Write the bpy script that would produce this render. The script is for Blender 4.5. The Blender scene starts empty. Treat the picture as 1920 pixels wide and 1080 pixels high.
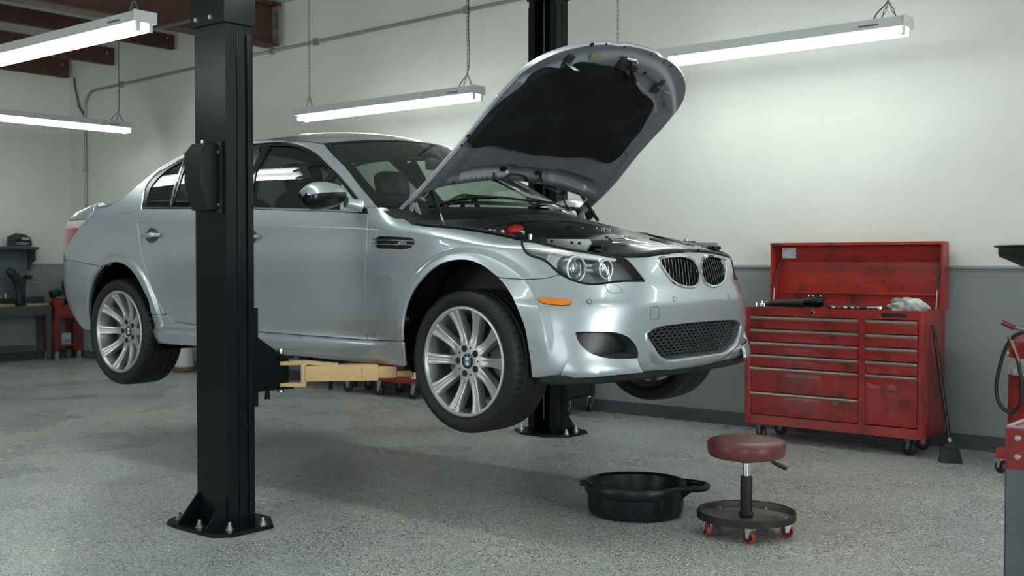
import bpy, bmesh, math, random
import numpy as np
from mathutils import Vector, Matrix
from mathutils.geometry import delaunay_2d_cdt
random.seed(7); np.random.seed(7)
PI = math.pi
scene = bpy.context.scene
COL = scene.collection

# ------------------------------------------------------------------ camera
FPX = 2090.0                                  # focal length in pixels of a 1920 px wide frame
CAM = np.array([3.433, -4.734, 1.24])
YAW = math.radians(39.344); PITCH = -math.atan(50/2090.0)
cam_d = bpy.data.cameras.new('camera')
cam_d.sensor_width = 36.0; cam_d.lens = 36.0*FPX/1920.0
cam_d.clip_start = 0.05; cam_d.clip_end = 200
cam_o = bpy.data.objects.new('camera', cam_d); COL.objects.link(cam_o)
cam_o.location = CAM; cam_o.rotation_euler = (PI/2+PITCH, 0, YAW)
scene.camera = cam_o
cam_d.dof.use_dof = True; cam_d.dof.focus_distance = 5.2; cam_d.dof.aperture_fstop = 4.0

# ------------------------------------------------------------------ world, daylight, exposure
world = bpy.data.worlds.new('world'); scene.world = world; world.use_nodes = True
bg = world.node_tree.nodes['Background']
bg.inputs['Color'].default_value = (0.80, 0.90, 1.0, 1); bg.inputs['Strength'].default_value = 0.35
def area(name, loc, rot, sx, sy, power, col):
    d = bpy.data.lights.new(name, 'AREA'); d.shape = 'RECTANGLE'; d.size = sx; d.size_y = sy
    d.energy = power; d.color = col
    o = bpy.data.objects.new(name, d); COL.objects.link(o); o.location = loc; o.rotation_euler = rot
    return o
DAY = (0.93, 0.98, 1.0)
# daylight entering by the two open roll-up doors behind the camera and by the one at the right end
area('daylight_door_front_a', (5.2, -9.3, 1.7), (PI/2, 0, 0), 3.4, 3.0, 95, DAY)
area('daylight_door_front_b', (-4.6, -9.3, 1.7), (PI/2, 0, 0), 3.4, 3.0, 110, DAY)
area('daylight_door_right', (9.3, -2.6, 1.7), (PI/2, 0, PI/2), 3.4, 3.0, 330, DAY)
scene.view_settings.view_transform = 'Standard'; scene.view_settings.look = 'None'
scene.view_settings.exposure = 0.0; scene.view_settings.gamma = 1.0
scene.view_settings.use_curve_mapping = False
TUBE_STRENGTH = 22.0

# ------------------------------------------------------------------ projection helpers (pixel <-> direction)
_d = np.array([-math.sin(YAW)*math.cos(PITCH), math.cos(YAW)*math.cos(PITCH), math.sin(PITCH)])
_r = np.array([math.cos(YAW), math.sin(YAW), 0.0]); _u = np.cross(_r, _d)
def proj(P):
    v = np.atleast_2d(P)-CAM; w = v@_d
    return np.c_[960+FPX*(v@_r)/w, 540-FPX*(v@_u)/w]
def on_plane(px, py, axis, val):
    d = _d+_r*(px-960)/FPX+_u*(540-py)/FPX
    return CAM+d*((val-CAM[axis])/d[axis])

# ------------------------------------------------------------------ materials
MATS = {}
def mat(name, col, rough=0.5, metal=0.0, coat=0.0, noise=None, bump=None, spec=0.5, emit=None, sheen=0):
    """noise=(scale, amount, second colour); bump=(scale, strength)"""
    if name in MATS: return MATS[name]
    m = bpy.data.materials.new(name); m.use_nodes = True
    nt = m.node_tree; b = nt.nodes['Principled BSDF']
    b.inputs['Base Color'].default_value = (*col, 1); b.inputs['Roughness'].default_value = rough
    b.inputs['Metallic'].default_value = metal; b.inputs['Coat Weight'].default_value = coat
    b.inputs['Coat Roughness'].default_value = 0.03; b.inputs['Specular IOR Level'].default_value = spec
    if emit: b.inputs['Emission Color'].default_value = (*emit[0], 1); b.inputs['Emission Strength'].default_value = emit[1]
    tc = nt.nodes.new('ShaderNodeTexCoord')
    if noise:
        n = nt.nodes.new('ShaderNodeTexNoise'); n.inputs['Scale'].default_value = noise[0]; n.inputs['Detail'].default_value = 5
        nt.links.new(tc.outputs['Object'], n.inputs['Vector'])
        r = nt.nodes.new('ShaderNodeValToRGB'); r.color_ramp.elements[0].position = 0.35; r.color_ramp.elements[1].position = 0.7
        r.color_ramp.elements[0].color = (*col, 1)
        c2 = noise[2]; a = noise[1]
        r.color_ramp.elements[1].color = (*[col[i]*(1-a)+c2[i]*a for i in range(3)], 1)
        nt.links.new(n.outputs['Fac'], r.inputs['Fac']); nt.links.new(r.outputs['Color'], b.inputs['Base Color'])
    if bump:
        n2 = nt.nodes.new('ShaderNodeTexNoise'); n2.inputs['Scale'].default_value = bump[0]; n2.inputs['Detail'].default_value = 4
        nt.links.new(tc.outputs['Object'], n2.inputs['Vector'])
        bp = nt.nodes.new('ShaderNodeBump'); bp.inputs['Strength'].default_value = bump[1]; bp.inputs['Distance'].default_value = 0.01
        nt.links.new(n2.outputs['Fac'], bp.inputs['Height']); nt.links.new(bp.outputs['Normal'], b.inputs['Normal'])
    MATS[name] = m; return m

def glass(name, tint, refl=1.0, rough=0.0):
    if name in MATS: return MATS[name]
    m = bpy.data.materials.new(name); m.use_nodes = True; nt = m.node_tree; nt.nodes.clear()
    out = nt.nodes.new('ShaderNodeOutputMaterial'); mx = nt.nodes.new('ShaderNodeMixShader')
    tr = nt.nodes.new('ShaderNodeBsdfTransparent'); tr.inputs['Color'].default_value = (*tint, 1)
    gl = nt.nodes.new('ShaderNodeBsdfGlossy'); gl.inputs['Roughness'].default_value = rough
    gl.inputs['Color'].default_value = (refl, refl, refl, 1)
    fr = nt.nodes.new('ShaderNodeFresnel'); ge = nt.nodes.new('ShaderNodeNewGeometry')
    io = nt.nodes.new('ShaderNodeMath'); io.operation = 'MULTIPLY_ADD'; io.inputs[1].default_value = 1/1.5-1.5; io.inputs[2].default_value = 1.5   # a thin pane reflects alike from both sides
    nt.links.new(ge.outputs['Backfacing'], io.inputs[0]); nt.links.new(io.outputs[0], fr.inputs['IOR'])
    nt.links.new(fr.outputs[0], mx.inputs[0]); nt.links.new(tr.outputs[0], mx.inputs[1]); nt.links.new(gl.outputs[0], mx.inputs[2])
    nt.links.new(mx.outputs[0], out.inputs[0]); MATS[name] = m; return m

# ------------------------------------------------------------------ mesh helpers
def link(o, parent=None):
    COL.objects.link(o)
    if parent is not None:
        o.parent = parent
    return o
def wloc(p):
    """world location of an unrotated parent chain"""
    v = Vector((0, 0, 0))
    while p is not None:
        v += p.location; p = p.parent
    return v
def mesh_obj(name, V, F, m, parent=None, smooth=True, normals=None, angle=None, mats=None, fmat=None):
    V = np.asarray(V, float)
    off = wloc(parent) if parent is not None else Vector((0, 0, 0))
    if parent is None and len(V):
        off = Vector(((V[:, 0].min()+V[:, 0].max())/2, (V[:, 1].min()+V[:, 1].max())/2, V[:, 2].min()))
    me = bpy.data.meshes.new(name)
    me.from_pydata((V-np.array(off)).tolist(), [], [list(map(int, f)) for f in F])
    me.update()
    if mats:
        for q in mats: me.materials.append(q)
        me.polygons.foreach_set('material_index', fmat)
    else:
        me.materials.append(m)
    me.polygons.foreach_set('use_smooth', [bool(smooth)]*len(me.polygons))
    if normals is not None:
        me.normals_split_custom_set_from_vertices([tuple(n) for n in normals])
    elif smooth and angle is not None:
        me.set_sharp_from_angle(angle=math.radians(angle))
    o = bpy.data.objects.new(name, me); link(o, parent)
    if parent is None: o.location = off
    return o
def empty(name, loc, label=None, cat=None, group=None, rotz=0):
    o = bpy.data.objects.new(name, None); o.empty_display_size = 0.1; COL.objects.link(o); o.location = loc
    o.rotation_euler = (0, 0, rotz)
    tag(o, label, cat, group); return o
def tag(o, label=None, cat=None, group=None, kind=None):
    if label: o['label'] = label
    if cat: o['category'] = cat
    if group: o['group'] = group
    if kind: o['kind'] = kind
    return o

class MB:
    """collects shapes into one mesh (world coordinates)"""
    def __init__(s): s.V = []; s.F = []
    def add(s, V, F, M=None):
        V = np.asarray(V, float)
        if M is not None:
            M = np.array(M); V = V@M[:3, :3].T+M[:3, 3]
        n = len(s.V); s.V += V.tolist(); s.F += [[i+n for i in f] for f in F]; return s
    def box(s, a, b, bev=0.0, M=None):
        a = np.minimum(a, b).astype(float) if False else np.array(a, float); b = np.array(b, float)
        lo, hi = np.minimum(a, b), np.maximum(a, b)
        if bev <= 0:
            V = [(x, y, z) for x in (lo[0], hi[0]) for y in (lo[1], hi[1]) for z in (lo[2], hi[2])]
            F = [(0, 1, 3, 2), (4, 6, 7, 5), (0, 4, 5, 1), (2, 3, 7, 6), (0, 2, 6, 4), (1, 5, 7, 3)]
            return s.add(V, F, M)
        bm = bmesh.new(); bmesh.ops.create_cube(bm, size=1)
        for v in bm.verts:
            for k in range(3): v.co[k] = lo[k] if v.co[k] < 0 else hi[k]
        bmesh.ops.bevel(bm, geom=bm.edges[:], offset=min(bev, 0.49*min(hi-lo)), segments=2, profile=0.7, affect='EDGES')
        bm.verts.index_update()
        V = [tuple(v.co) for v in bm.verts]; F = [[v.index for v in f.verts] for f in bm.faces]; bm.free()
        return s.add(V, F, M)
    def lathe(s, prof, n=32, axis='z', c=(0, 0, 0), M=None, a0=0, a1=2*PI, close=False):
        """prof: list of (r, h)"""
        full = abs(a1-a0-2*PI) < 1e-6
        k = n if full else n+1
        V = []; m = len(prof)
        for i in range(k):
            a = a0+(a1-a0)*i/n
            for r, h in prof:
                p = (r*math.cos(a), r*math.sin(a), h)
                if axis == 'y': p = (p[0], p[2], p[1])
                if axis == 'x': p = (p[2], p[0], p[1])
                V.append((p[0]+c[0], p[1]+c[1], p[2]+c[2]))
        F = []
        flip = axis == 'y'
        rng = range(n)
        for i in rng:
            j = (i+1) % k
            for q in range(m-1 if not close else m):
                q2 = (q+1) % m
                f = [i*m+q, j*m+q, j*m+q2, i*m+q2]
                if (prof[q][0] < 1e-9): f = [i*m+q, j*m+q2, i*m+q2]
                elif (prof[q2][0] < 1e-9): f = [i*m+q, j*m+q, i*m+q2]
                F.append(f[::-1] if flip else f)
        return s.add(V, F, M)
    def cyl(s, p0, p1, r, r1=None, n=16, caps=True):
        return s.tube([p0, p1], [r, r if r1 is None else r1], n, caps)
    def tube(s, path, r, n=8, caps=True, closed=False):
        P = np.array(path, float); k = len(P)
        R = np.full(k, r) if np.isscalar(r) else np.array(r, float)
        T = np.zeros_like(P)
        for i in range(k):
            a = P[(i-1) % k] if (closed or i > 0) else P[i]; b = P[(i+1) % k] if (closed or i < k-1) else P[i]
            T[i] = (b-a)/max(np.linalg.norm(b-a), 1e-9)
        up = np.array([0, 0, 1.0]) if abs(T[0][2]) < 0.9 else np.array([1.0, 0, 0])
        N = np.cross(T[0], up); N /= np.linalg.norm(N)
        V = []
        for i in range(k):
            N = N-T[i]*(N@T[i]); N /= max(np.linalg.norm(N), 1e-9); B = np.cross(T[i], N)
            for j in range(n):
                a = 2*PI*j/n; V.append(P[i]+R[i]*(math.cos(a)*N+math.sin(a)*B))
        F = []
        for i in range(k if closed else k-1):
            i2 = (i+1) % k
            for j in range(n):
                j2 = (j+1) % n; F.append((i*n+j, i*n+j2, i2*n+j2, i2*n+j))
        if caps and not closed:
            F.append([j for j in range(n)][::-1]); F.append([(k-1)*n+j for j in range(n)])
        return s.add(V, F)
    def prism(s, poly, h0, h1, plane='xy', M=None, bev=0):
        """extrude a 2-D polygon; plane names the two axes of the polygon, the third is the extrusion"""
        poly = np.array(poly, float); n = len(poly)
        ar = np.sum(poly[:, 0]*np.roll(poly[:, 1], -1)-np.roll(poly[:, 0], -1)*poly[:, 1])
        if ar < 0: poly = poly[::-1]
        rings = [(poly, h0), (poly, h1)]
        if bev:
            ins = offset_poly(poly, bev)
            rings = [(ins, h0), (poly, h0+math.copysign(bev, h1-h0)), (poly, h1-math.copysign(bev, h1-h0)), (ins, h1)]
        V = []
        for pl, h in rings:
            for p in pl:
                V.append({'xy': (p[0], p[1], h), 'xz': (p[0], h, p[1]), 'yz': (h, p[0], p[1])}[plane])
        F = [list(range(n))[::-1]]
        for k in range(len(rings)-1):
            for i in range(n):
                j = (i+1) % n; F.append([k*n+i, k*n+j, (k+1)*n+j, (k+1)*n+i])
        F.append([(len(rings)-1)*n+i for i in range(n)])
        if (h1 < h0) ^ (plane == 'xz'): F = [f[::-1] for f in F]
        return s.add(V, F, M)
    def sphere(s, c, r, n=12, m=8, sc=(1, 1, 1)):
        pr = [(r*math.sin(PI*i/m) if 0 < i < m else 0.0, -r*math.cos(PI*i/m)) for i in range(m+1)]
        M = np.diag([sc[0], sc[1], sc[2], 1.0]); M[:3, 3] = c
        return s.lathe(pr, n, 'z', M=M)
    def grid(s, P, closed_u=False, closed_v=False, flip=False):
        """P: array (nu, nv, 3)"""
        P = np.asarray(P, float); nu, nv = P.shape[:2]
        F = []
        for i in range(nu if closed_u else nu-1):
            for j in range(nv if closed_v else nv-1):
                i2 = (i+1) % nu; j2 = (j+1) % nv
                f = [i*nv+j, i2*nv+j, i2*nv+j2, i*nv+j2]
                F.append(f[::-1] if flip else f)
        return s.add(P.reshape(-1, 3), F)
    def mirror(s):
        """a copy mirrored in Y"""
        q = MB(); V = np.array(s.V); V[:, 1] *= -1; q.V = V.tolist(); q.F = [f[::-1] for f in s.F]; return q
    def build(s, name, m, parent=None, smooth=True, angle=35, label=None):
        o = mesh_obj(name, s.V, s.F, m, parent, smooth, angle=angle if smooth else None)
        if label: o['label'] = label
        return o
def offset_poly(P, d):
    """move a CCW closed polygon inwards by d"""
    P = np.asarray(P, float); n = len(P)
    e = np.roll(P, -1, 0)-P; L = np.linalg.norm(e, axis=1, keepdims=True); e = e/np.maximum(L, 1e-9)
    nrm = np.c_[-e[:, 1], e[:, 0]]
    a = nrm+np.roll(nrm, 1, 0); a /= np.maximum(np.sum(a*nrm, 1, keepdims=True), 0.35)
    return P+a*d
def rotM(axis, ang, at=(0, 0, 0)):
    return Matrix.Translation(at)@Matrix.Rotation(ang, 4, axis)@Matrix.Translation([-q for q in at])
def spline(P, n=8):
    """centripetal-ish Catmull-Rom through the points"""
    P = np.asarray(P, float)
    if len(P) < 3: return np.array([P[0]+(P[-1]-P[0])*t for t in np.linspace(0, 1, n+1)]) if len(P) == 2 else P
    Q = np.vstack([2*P[0]-P[1], P, 2*P[-1]-P[-2]]); out = []
    for i in range(1, len(Q)-2):
        p0, p1, p2, p3 = Q[i-1:i+3]
        t01 = max(np.linalg.norm(p1-p0), 1e-9)**.5; t12 = max(np.linalg.norm(p2-p1), 1e-9)**.5; t23 = max(np.linalg.norm(p3-p2), 1e-9)**.5
        m1 = (p2-p1)+t12*((p1-p0)/t01-(p2-p0)/(t01+t12)); m2 = (p2-p1)+t12*((p3-p2)/t23-(p3-p1)/(t12+t23))
        for t in np.linspace(0, 1, n, endpoint=False):
            out.append((2*t**3-3*t*t+1)*p1+(t**3-2*t*t+t)*m1+(-2*t**3+3*t*t)*p2+(t**3-t*t)*m2)
    out.append(P[-1]); return np.array(out)
def resample(P, step):
    P = np.asarray(P, float); d = np.r_[0, np.cumsum(np.linalg.norm(np.diff(P, axis=0), axis=1))]
    n = max(1, int(round(d[-1]/step))); t = np.linspace(0, d[-1], n+1)
    return np.c_[tuple(np.interp(t, d, P[:, k]) for k in range(P.shape[1]))]
def sm(t): t = np.clip(t, 0, 1); return t*t*(3-2*t)
def hermite_interp(x, xs, ys):
    """monotone cubic interpolation (vectorised)"""
    xs = np.array(xs, float); ys = np.array(ys, float); h = np.diff(xs); d = np.diff(ys)/h
    m = np.zeros_like(ys); m[0] = d[0]; m[-1] = d[-1]
    for i in range(1, len(xs)-1):
        m[i] = 0 if d[i-1]*d[i] <= 0 else 2*d[i-1]*d[i]/(d[i-1]+d[i])
    x = np.clip(x, xs[0], xs[-1]); i = np.clip(np.searchsorted(xs, x)-1, 0, len(h)-1)
    t = (x-xs[i])/h[i]
    return (2*t**3-3*t*t+1)*ys[i]+(t**3-2*t*t+t)*h[i]*m[i]+(-2*t**3+3*t*t)*ys[i+1]+(t**3-t*t)*h[i]*m[i+1]
def smooth_table(xs, ys, sig, n=1200):
    g = np.linspace(xs[0]-1, xs[-1]+1, n); v = np.interp(g, xs, ys); k = np.arange(-300, 301)*(g[1]-g[0]); w = np.exp(-.5*(k/sig)**2); w /= w.sum()
    v = np.convolve(np.pad(v, 300, mode='edge'), w, 'valid'); return lambda x: np.interp(x, g, v)
def inside(P, poly):
    """points in polygon"""
    x, y = P[:, 0], P[:, 1]; r = np.zeros(len(P), bool); j = len(poly)-1
    for i in range(len(poly)):
        xi, yi = poly[i]; xj, yj = poly[j]
        c = ((yi > y) != (yj > y)) & (x < (xj-xi)*(y-yi)/(yj-yi+1e-15)+xi); r ^= c; j = i
    return r
def dist_poly(P, poly):
    A = np.asarray(poly); B = np.roll(A, -1, 0); best = np.full(len(P), 1e9)
    for a, b in zip(A, B):
        d = b-a; L = max(d@d, 1e-12); t = np.clip(((P-a)@d)/L, 0, 1)
        best = np.minimum(best, np.linalg.norm(P-a-t[:, None]*d, axis=1))
    return best
def triangulate(outer, holes=(), step=0.03, extra=None):
    """2-D polygon with holes -> points, triangles with interior grid points; boundary loops as index lists"""
    loops = [np.asarray(outer)]+[np.asarray(h) for h in holes]
    pts = []; edges = []; idx = []
    for L in loops:
        b = len(pts); n = len(L); pts += L.tolist(); edges += [(b+i, b+(i+1) % n) for i in range(n)]; idx.append(list(range(b, b+n)))
    lo, hi = loops[0].min(0), loops[0].max(0)
    gx = np.arange(lo[0]+step*.5, hi[0], step); gy = np.arange(lo[1]+step*.5, hi[1], step)
    if len(gx) and len(gy):
        G = np.array([(x+(step*.5 if k % 2 else 0), y) for k, y in enumerate(gy) for x in gx])
        ok = inside(G, loops[0])
        for h in loops[1:]: ok &= ~inside(G, h)
        G = G[ok]
        if len(G):
            for L in loops:
                G = G[dist_poly(G, L) > step*.45]
                if not len(G): break
        if extra is not None and len(extra):
            E_ = np.asarray(extra); E_ = E_[np.all((E_ > lo) & (E_ < hi), 1)]
            if len(E_):
                ok = inside(E_, loops[0])
                for h in loops[1:]: ok &= ~inside(E_, h)
                E_ = E_[ok]
                if len(E_): E_ = E_[np.min([dist_poly(E_, L) for L in loops], 0) > .004]
                if len(E_) and len(G):
                    dmin = np.array([np.min(np.hypot(*(E_-g).T)) for g in G]); G = G[dmin > .014]
                pts += E_.tolist()
        pts += G.tolist()
    r = delaunay_2d_cdt([Vector(p) for p in pts], edges, [], 0, 1e-7)
    V = np.array([tuple(v) for v in r[0]]); F = np.array([f for f in r[2]])
    cen = V[F].mean(1); ok = inside(cen, loops[0])
    for h in loops[1:]: ok &= ~inside(cen, h)
    F = F[ok]
    a = V[F]; area2 = (a[:, 1, 0]-a[:, 0, 0])*(a[:, 2, 1]-a[:, 0, 1])-(a[:, 2, 0]-a[:, 0, 0])*(a[:, 1, 1]-a[:, 0, 1])
    F[area2 < 0] = F[area2 < 0][:, ::-1]
    # map the loops to output indices
    inv = {}
    for k, orig in enumerate(r[3]):
        for o in orig: inv[o] = k
    return V, F, [[inv.get(i, i) for i in L] for L in idx]
# ================================================================== the workshop
X0, X1, Y0, Y1, ZC = -10.2, 9.6, -9.6, 2.85, 3.95
def wall_mat(name, col, rough=.75, amt=.10, glossy=.5):
    m = mat(name, col, rough, spec=glossy); nt = m.node_tree; b = nt.nodes['Principled BSDF']
    geo = nt.nodes.new('ShaderNodeNewGeometry')
    n1 = nt.nodes.new('ShaderNodeTexNoise'); n1.inputs['Scale'].default_value = .9; n1.inputs['Detail'].default_value = 6; n1.inputs['Roughness'].default_value = .62
    nt.links.new(geo.outputs['Position'], n1.inputs['Vector'])
    r = nt.nodes.new('ShaderNodeValToRGB'); r.color_ramp.elements[0].position = .3; r.color_ramp.elements[1].position = .75
    r.color_ramp.elements[0].color = (*[c*(1-amt) for c in col], 1); r.color_ramp.elements[1].color = (*[min(1, c*(1+amt*.5)) for c in col], 1)
    nt.links.new(n1.outputs['Fac'], r.inputs['Fac'])
    n2 = nt.nodes.new('ShaderNodeTexNoise'); n2.inputs['Scale'].default_value = 14; n2.inputs['Detail'].default_value = 3
    nt.links.new(geo.outputs['Position'], n2.inputs['Vector'])
    r2 = nt.nodes.new('ShaderNodeValToRGB'); r2.color_ramp.elements[0].position = .70; r2.color_ramp.elements[1].position = .80
    r2.color_ramp.elements[0].color = (1, 1, 1, 1); r2.color_ramp.elements[1].color = (.90, .89, .87, 1)
    nt.links.new(n2.outputs['Fac'], r2.inputs['Fac'])
    mx = nt.nodes.new('ShaderNodeMixRGB'); mx.blend_type = 'MULTIPLY'; mx.inputs[0].default_value = .6
    nt.links.new(r.outputs[0], mx.inputs[1]); nt.links.new(r2.outputs[0], mx.inputs[2]); nt.links.new(mx.outputs[0], b.inputs['Base Color'])
    n3 = nt.nodes.new('ShaderNodeTexNoise'); n3.inputs['Scale'].default_value = 90; nt.links.new(geo.outputs['Position'], n3.inputs['Vector'])
    bp = nt.nodes.new('ShaderNodeBump'); bp.inputs['Strength'].default_value = .06; bp.inputs['Distance'].default_value = .01
    nt.links.new(n3.outputs['Fac'], bp.inputs['Height']); nt.links.new(bp.outputs[0], b.inputs['Normal'])
    return m
def floor_mat():
    m = mat('speckled_epoxy_floor', (.25, .27, .27), .3); nt = m.node_tree; b = nt.nodes['Principled BSDF']
    geo = nt.nodes.new('ShaderNodeNewGeometry'); P = geo.outputs['Position']
    vo = nt.nodes.new('ShaderNodeTexVoronoi'); vo.inputs['Scale'].default_value = 170; nt.links.new(P, vo.inputs['Vector'])
    cr = nt.nodes.new('ShaderNodeValToRGB'); e = cr.color_ramp; e.interpolation = 'CONSTANT'
    for p, c in ((0, (.10, .115, .12)), (.16, (.34, .365, .36)), (.5, (.46, .485, .475)), (.76, (.58, .60, .585)), (.93, (.74, .75, .72))):
        el = e.elements[0] if p == 0 else e.elements.new(p)
        el.position = p; el.color = (*c, 1)
    while len(e.elements) > 5: e.elements.remove(e.elements[-1])
    sep = nt.nodes.new('ShaderNodeSeparateColor'); nt.links.new(vo.outputs['Color'], sep.inputs[0]); nt.links.new(sep.outputs[0], cr.inputs['Fac'])
    # worn and oil-dark patches with a shape of their own
    n1 = nt.nodes.new('ShaderNodeTexNoise'); n1.inputs['Scale'].default_value = .55; n1.inputs['Detail'].default_value = 7; n1.inputs['Roughness'].default_value = .65
    nt.links.new(P, n1.inputs['Vector'])
    r1 = nt.nodes.new('ShaderNodeValToRGB'); r1.color_ramp.elements[0].position = .38; r1.color_ramp.elements[1].position = .66
    r1.color_ramp.elements[0].color = (.86, .87, .88, 1); r1.color_ramp.elements[1].color = (1.16, 1.15, 1.10, 1)
    nt.links.new(n1.outputs['Fac'], r1.inputs['Fac'])
    n2 = nt.nodes.new('ShaderNodeTexNoise'); n2.inputs['Scale'].default_value = 3.2; n2.inputs['Detail'].default_value = 8; n2.inputs['Roughness'].default_value = .7; n2.inputs['Distortion'].default_value = .8
    mp = nt.nodes.new('ShaderNodeMapping'); mp.inputs['Scale'].default_value = (.45, 1, 1); mp.inputs['Rotation'].default_value = (0, 0, .6); nt.links.new(P, mp.inputs['Vector']); nt.links.new(mp.outputs[0], n2.inputs['Vector'])
    r2 = nt.nodes.new('ShaderNodeValToRGB'); r2.color_ramp.elements[0].position = .60; r2.color_ramp.elements[1].position = .80
    r2.color_ramp.elements[0].color = (1, 1, 1, 1); r2.color_ramp.elements[1].color = (.40, .40, .39, 1)
    nt.links.new(n2.outputs['Fac'], r2.inputs['Fac'])
    m1 = nt.nodes.new('ShaderNodeMixRGB'); m1.blend_type = 'MULTIPLY'; m1.inputs[0].default_value = 1; nt.links.new(cr.outputs[0], m1.inputs[1]); nt.links.new(r1.outputs[0], m1.inputs[2])
    m2 = nt.nodes.new('ShaderNodeMixRGB'); m2.blend_type = 'MULTIPLY'; m2.inputs[0].default_value = .4; nt.links.new(m1.outputs[0], m2.inputs[1]); nt.links.new(r2.outputs[0], m2.inputs[2])
    nt.links.new(m2.outputs[0], b.inputs['Base Color'])
    n3 = nt.nodes.new('ShaderNodeTexNoise'); n3.inputs['Scale'].default_value = 1.6; n3.inputs['Detail'].default_value = 6; nt.links.new(P, n3.inputs['Vector'])
    rr = nt.nodes.new('ShaderNodeMapRange'); rr.inputs[1].default_value = .3; rr.inputs[2].default_value = .75; rr.inputs[3].default_value = .20; rr.inputs[4].default_value = .42
    nt.links.new(n3.outputs['Fac'], rr.inputs[0]); nt.links.new(rr.outputs[0], b.inputs['Roughness'])
    bp = nt.nodes.new('ShaderNodeBump'); bp.inputs['Strength'].default_value = .12; bp.inputs['Distance'].default_value = .004
    nt.links.new(vo.outputs['Distance'], bp.inputs['Height']); nt.links.new(bp.outputs[0], b.inputs['Normal'])
    return m
FLOORM = floor_mat()
WALLM = wall_mat('painted_wall_white', (.685, .695, .65))
WAINM = wall_mat('painted_wainscot_grey', (.235, .26, .265), .55)
CEILM = wall_mat('white_roof_deck', (.60, .615, .57))
RUST = mat('red_oxide_steel', (.085, .032, .022), .65, noise=(6, .7, (.045, .018, .014)))
BASEM = mat('vinyl_baseboard', (.060, .075, .080), .45)
RAILM = mat('rail_grey_metal', (.30, .35, .34), .4, .3)
GALV = mat('galvanised_conduit', (.30, .34, .33), .45, .6)
def struct(name, mb, m, parent=None, smooth=False):
    o = mb.build(name, m, parent, smooth)
    if parent is None: o['kind'] = 'structure'
    return o
struct('floor', MB().box((X0-.2, Y0-.2, -.2), (X1+.2, Y1+.2, 0)), FLOORM)
wb = struct('wall_back', MB().box((X0-.2, Y1, 0), (X1+.2, Y1+.2, ZC)), WALLM)
struct('wainscot', MB().box((X0+.012, Y1-.008, .1), (X1, Y1+.01, 1.19)), WAINM, wb)
struct('chair_rail', MB().box((X0+.012, Y1-.022, 1.19), (X1, Y1+.01, 1.212), .006), RAILM, wb)
wl = struct('wall_left', MB().box((X0-.2, Y0, 0), (X0, Y1, ZC)), WALLM)
struct('wainscot', MB().box((X0-.01, Y0, .1), (X0+.008, Y1-.01, 1.19)), WAINM, wl)
struct('chair_rail', MB().box((X0-.01, Y0, 1.19), (X0+.022, Y1-.02, 1.212), .006), RAILM, wl)
struct('baseboard_back', MB().box((X0+.02, Y1-.016, 0), (X1-.01, Y1+.01, .10), .004).box((X0+.02, Y1-.026, 0), (X1-.01, Y1-.010, .016), .005), BASEM)
struct('baseboard_left', MB().box((X0-.01, Y0+.01, 0), (X0+.014, Y1-.03, .10), .004), BASEM)
def wall_open(name, axis, c, a0, a1, gaps, top):
    """a wall with door openings (gaps) from the floor to height top"""
    mb = MB(); edges = [a0]+[q for g in gaps for q in g]+[a1]
    for i in range(0, len(edges), 2):
        p, q = edges[i], edges[i+1]
        mb.box((p, c[0], 0), (q, c[1], ZC)) if axis == 'x' else mb.box((c[0], p, 0), (c[1], q, ZC))
    for g0, g1 in gaps:
        mb.box((g0, c[0], top), (g1, c[1], ZC)) if axis == 'x' else mb.box((c[0], g0, top), (c[1], g1, ZC))
    return struct(name, mb, WALLM)
wall_open('wall_front', 'x', (Y0-.2, Y0), X0-.2, X1+.2, [(-6.35, -2.85), (3.45, 6.95)], 3.3)
wall_open('wall_right', 'y', (X1, X1+.2), Y0, Y1, [(-4.35, -.85)], 3.3)
struct('ceiling', MB().box((X0-.2, Y0-.2, ZC), (X1+.2, Y1+.2, ZC+.15)), CEILM)
# roof purlins (C sections) running from the back wall, and the deep girder
def purlin(x, z0, z1, w=.07, y0=Y0+.05, y1=Y1-.06):
    mb = MB(); t = .012
    mb.box((x-t, y0, z0), (x, y1, z1)); mb.box((x-w, y0, z0), (x-t, y1, z0+t)); mb.box((x-w, y0, z1-t), (x-t, y1, z1))
    o = mb.build('roof_purlin', RUST, None, False); return o
BOLT = mat('zinc_bolt', (.50, .52, .52), .35, .9)
for k, (x, z0, z1) in enumerate(((-7.77, 3.685, 3.85), (-9.04, 3.645, 3.85), (-10.10, 3.60, 3.85), (-6.85, 3.685, 3.85))):
    o = purlin(x, z0, z1)
    who = {0: 'red-brown steel roof purlin, second one out from the deep girder', 1: 'red-brown steel roof purlin next but one to the left end wall', 2: 'red-brown steel roof purlin along the left end wall', 3: 'red-brown steel roof purlin right beside the deep girder'}[k]
    tag(o, who, 'roof beam', 'roof purlins')
    zc = (z0+z1)/2
    for yb, zb in ((Y1-.16, zc+.03), (Y1-.95, zc+.01)):
        MB().lathe([(0, .012), (.012, .012), (.014, 0), (0, 0)][::-1], 8, 'x', (x, yb, zb)).build('bolt', BOLT, o)
g = empty('roof_girder', (-5.95, -3, 3.48), 'deep red-brown steel roof girder ending at the back wall', 'roof beam')
gm = MB(); gm.box((-5.965, Y0+.05, 3.50), (-5.945, Y1-.10, 3.90)); gm.build('web', RUST, g, False)
MB().box((-6.06, Y0+.05, 3.485), (-5.85, Y1-.10, 3.505)).build('lower_flange', RUST, g, False)
MB().box((-6.06, Y0+.05, 3.895), (-5.85, Y1-.10, 3.915)).build('upper_flange', RUST, g, False)
MB().box((-6.06, Y1-.105, 3.49), (-5.85, Y1-.09, 3.905)).build('end_plate', mat('worn_end_plate', (.30, .29, .27), .6, .2, noise=(9, .9, (.08, .035, .025))), g, False)
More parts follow.
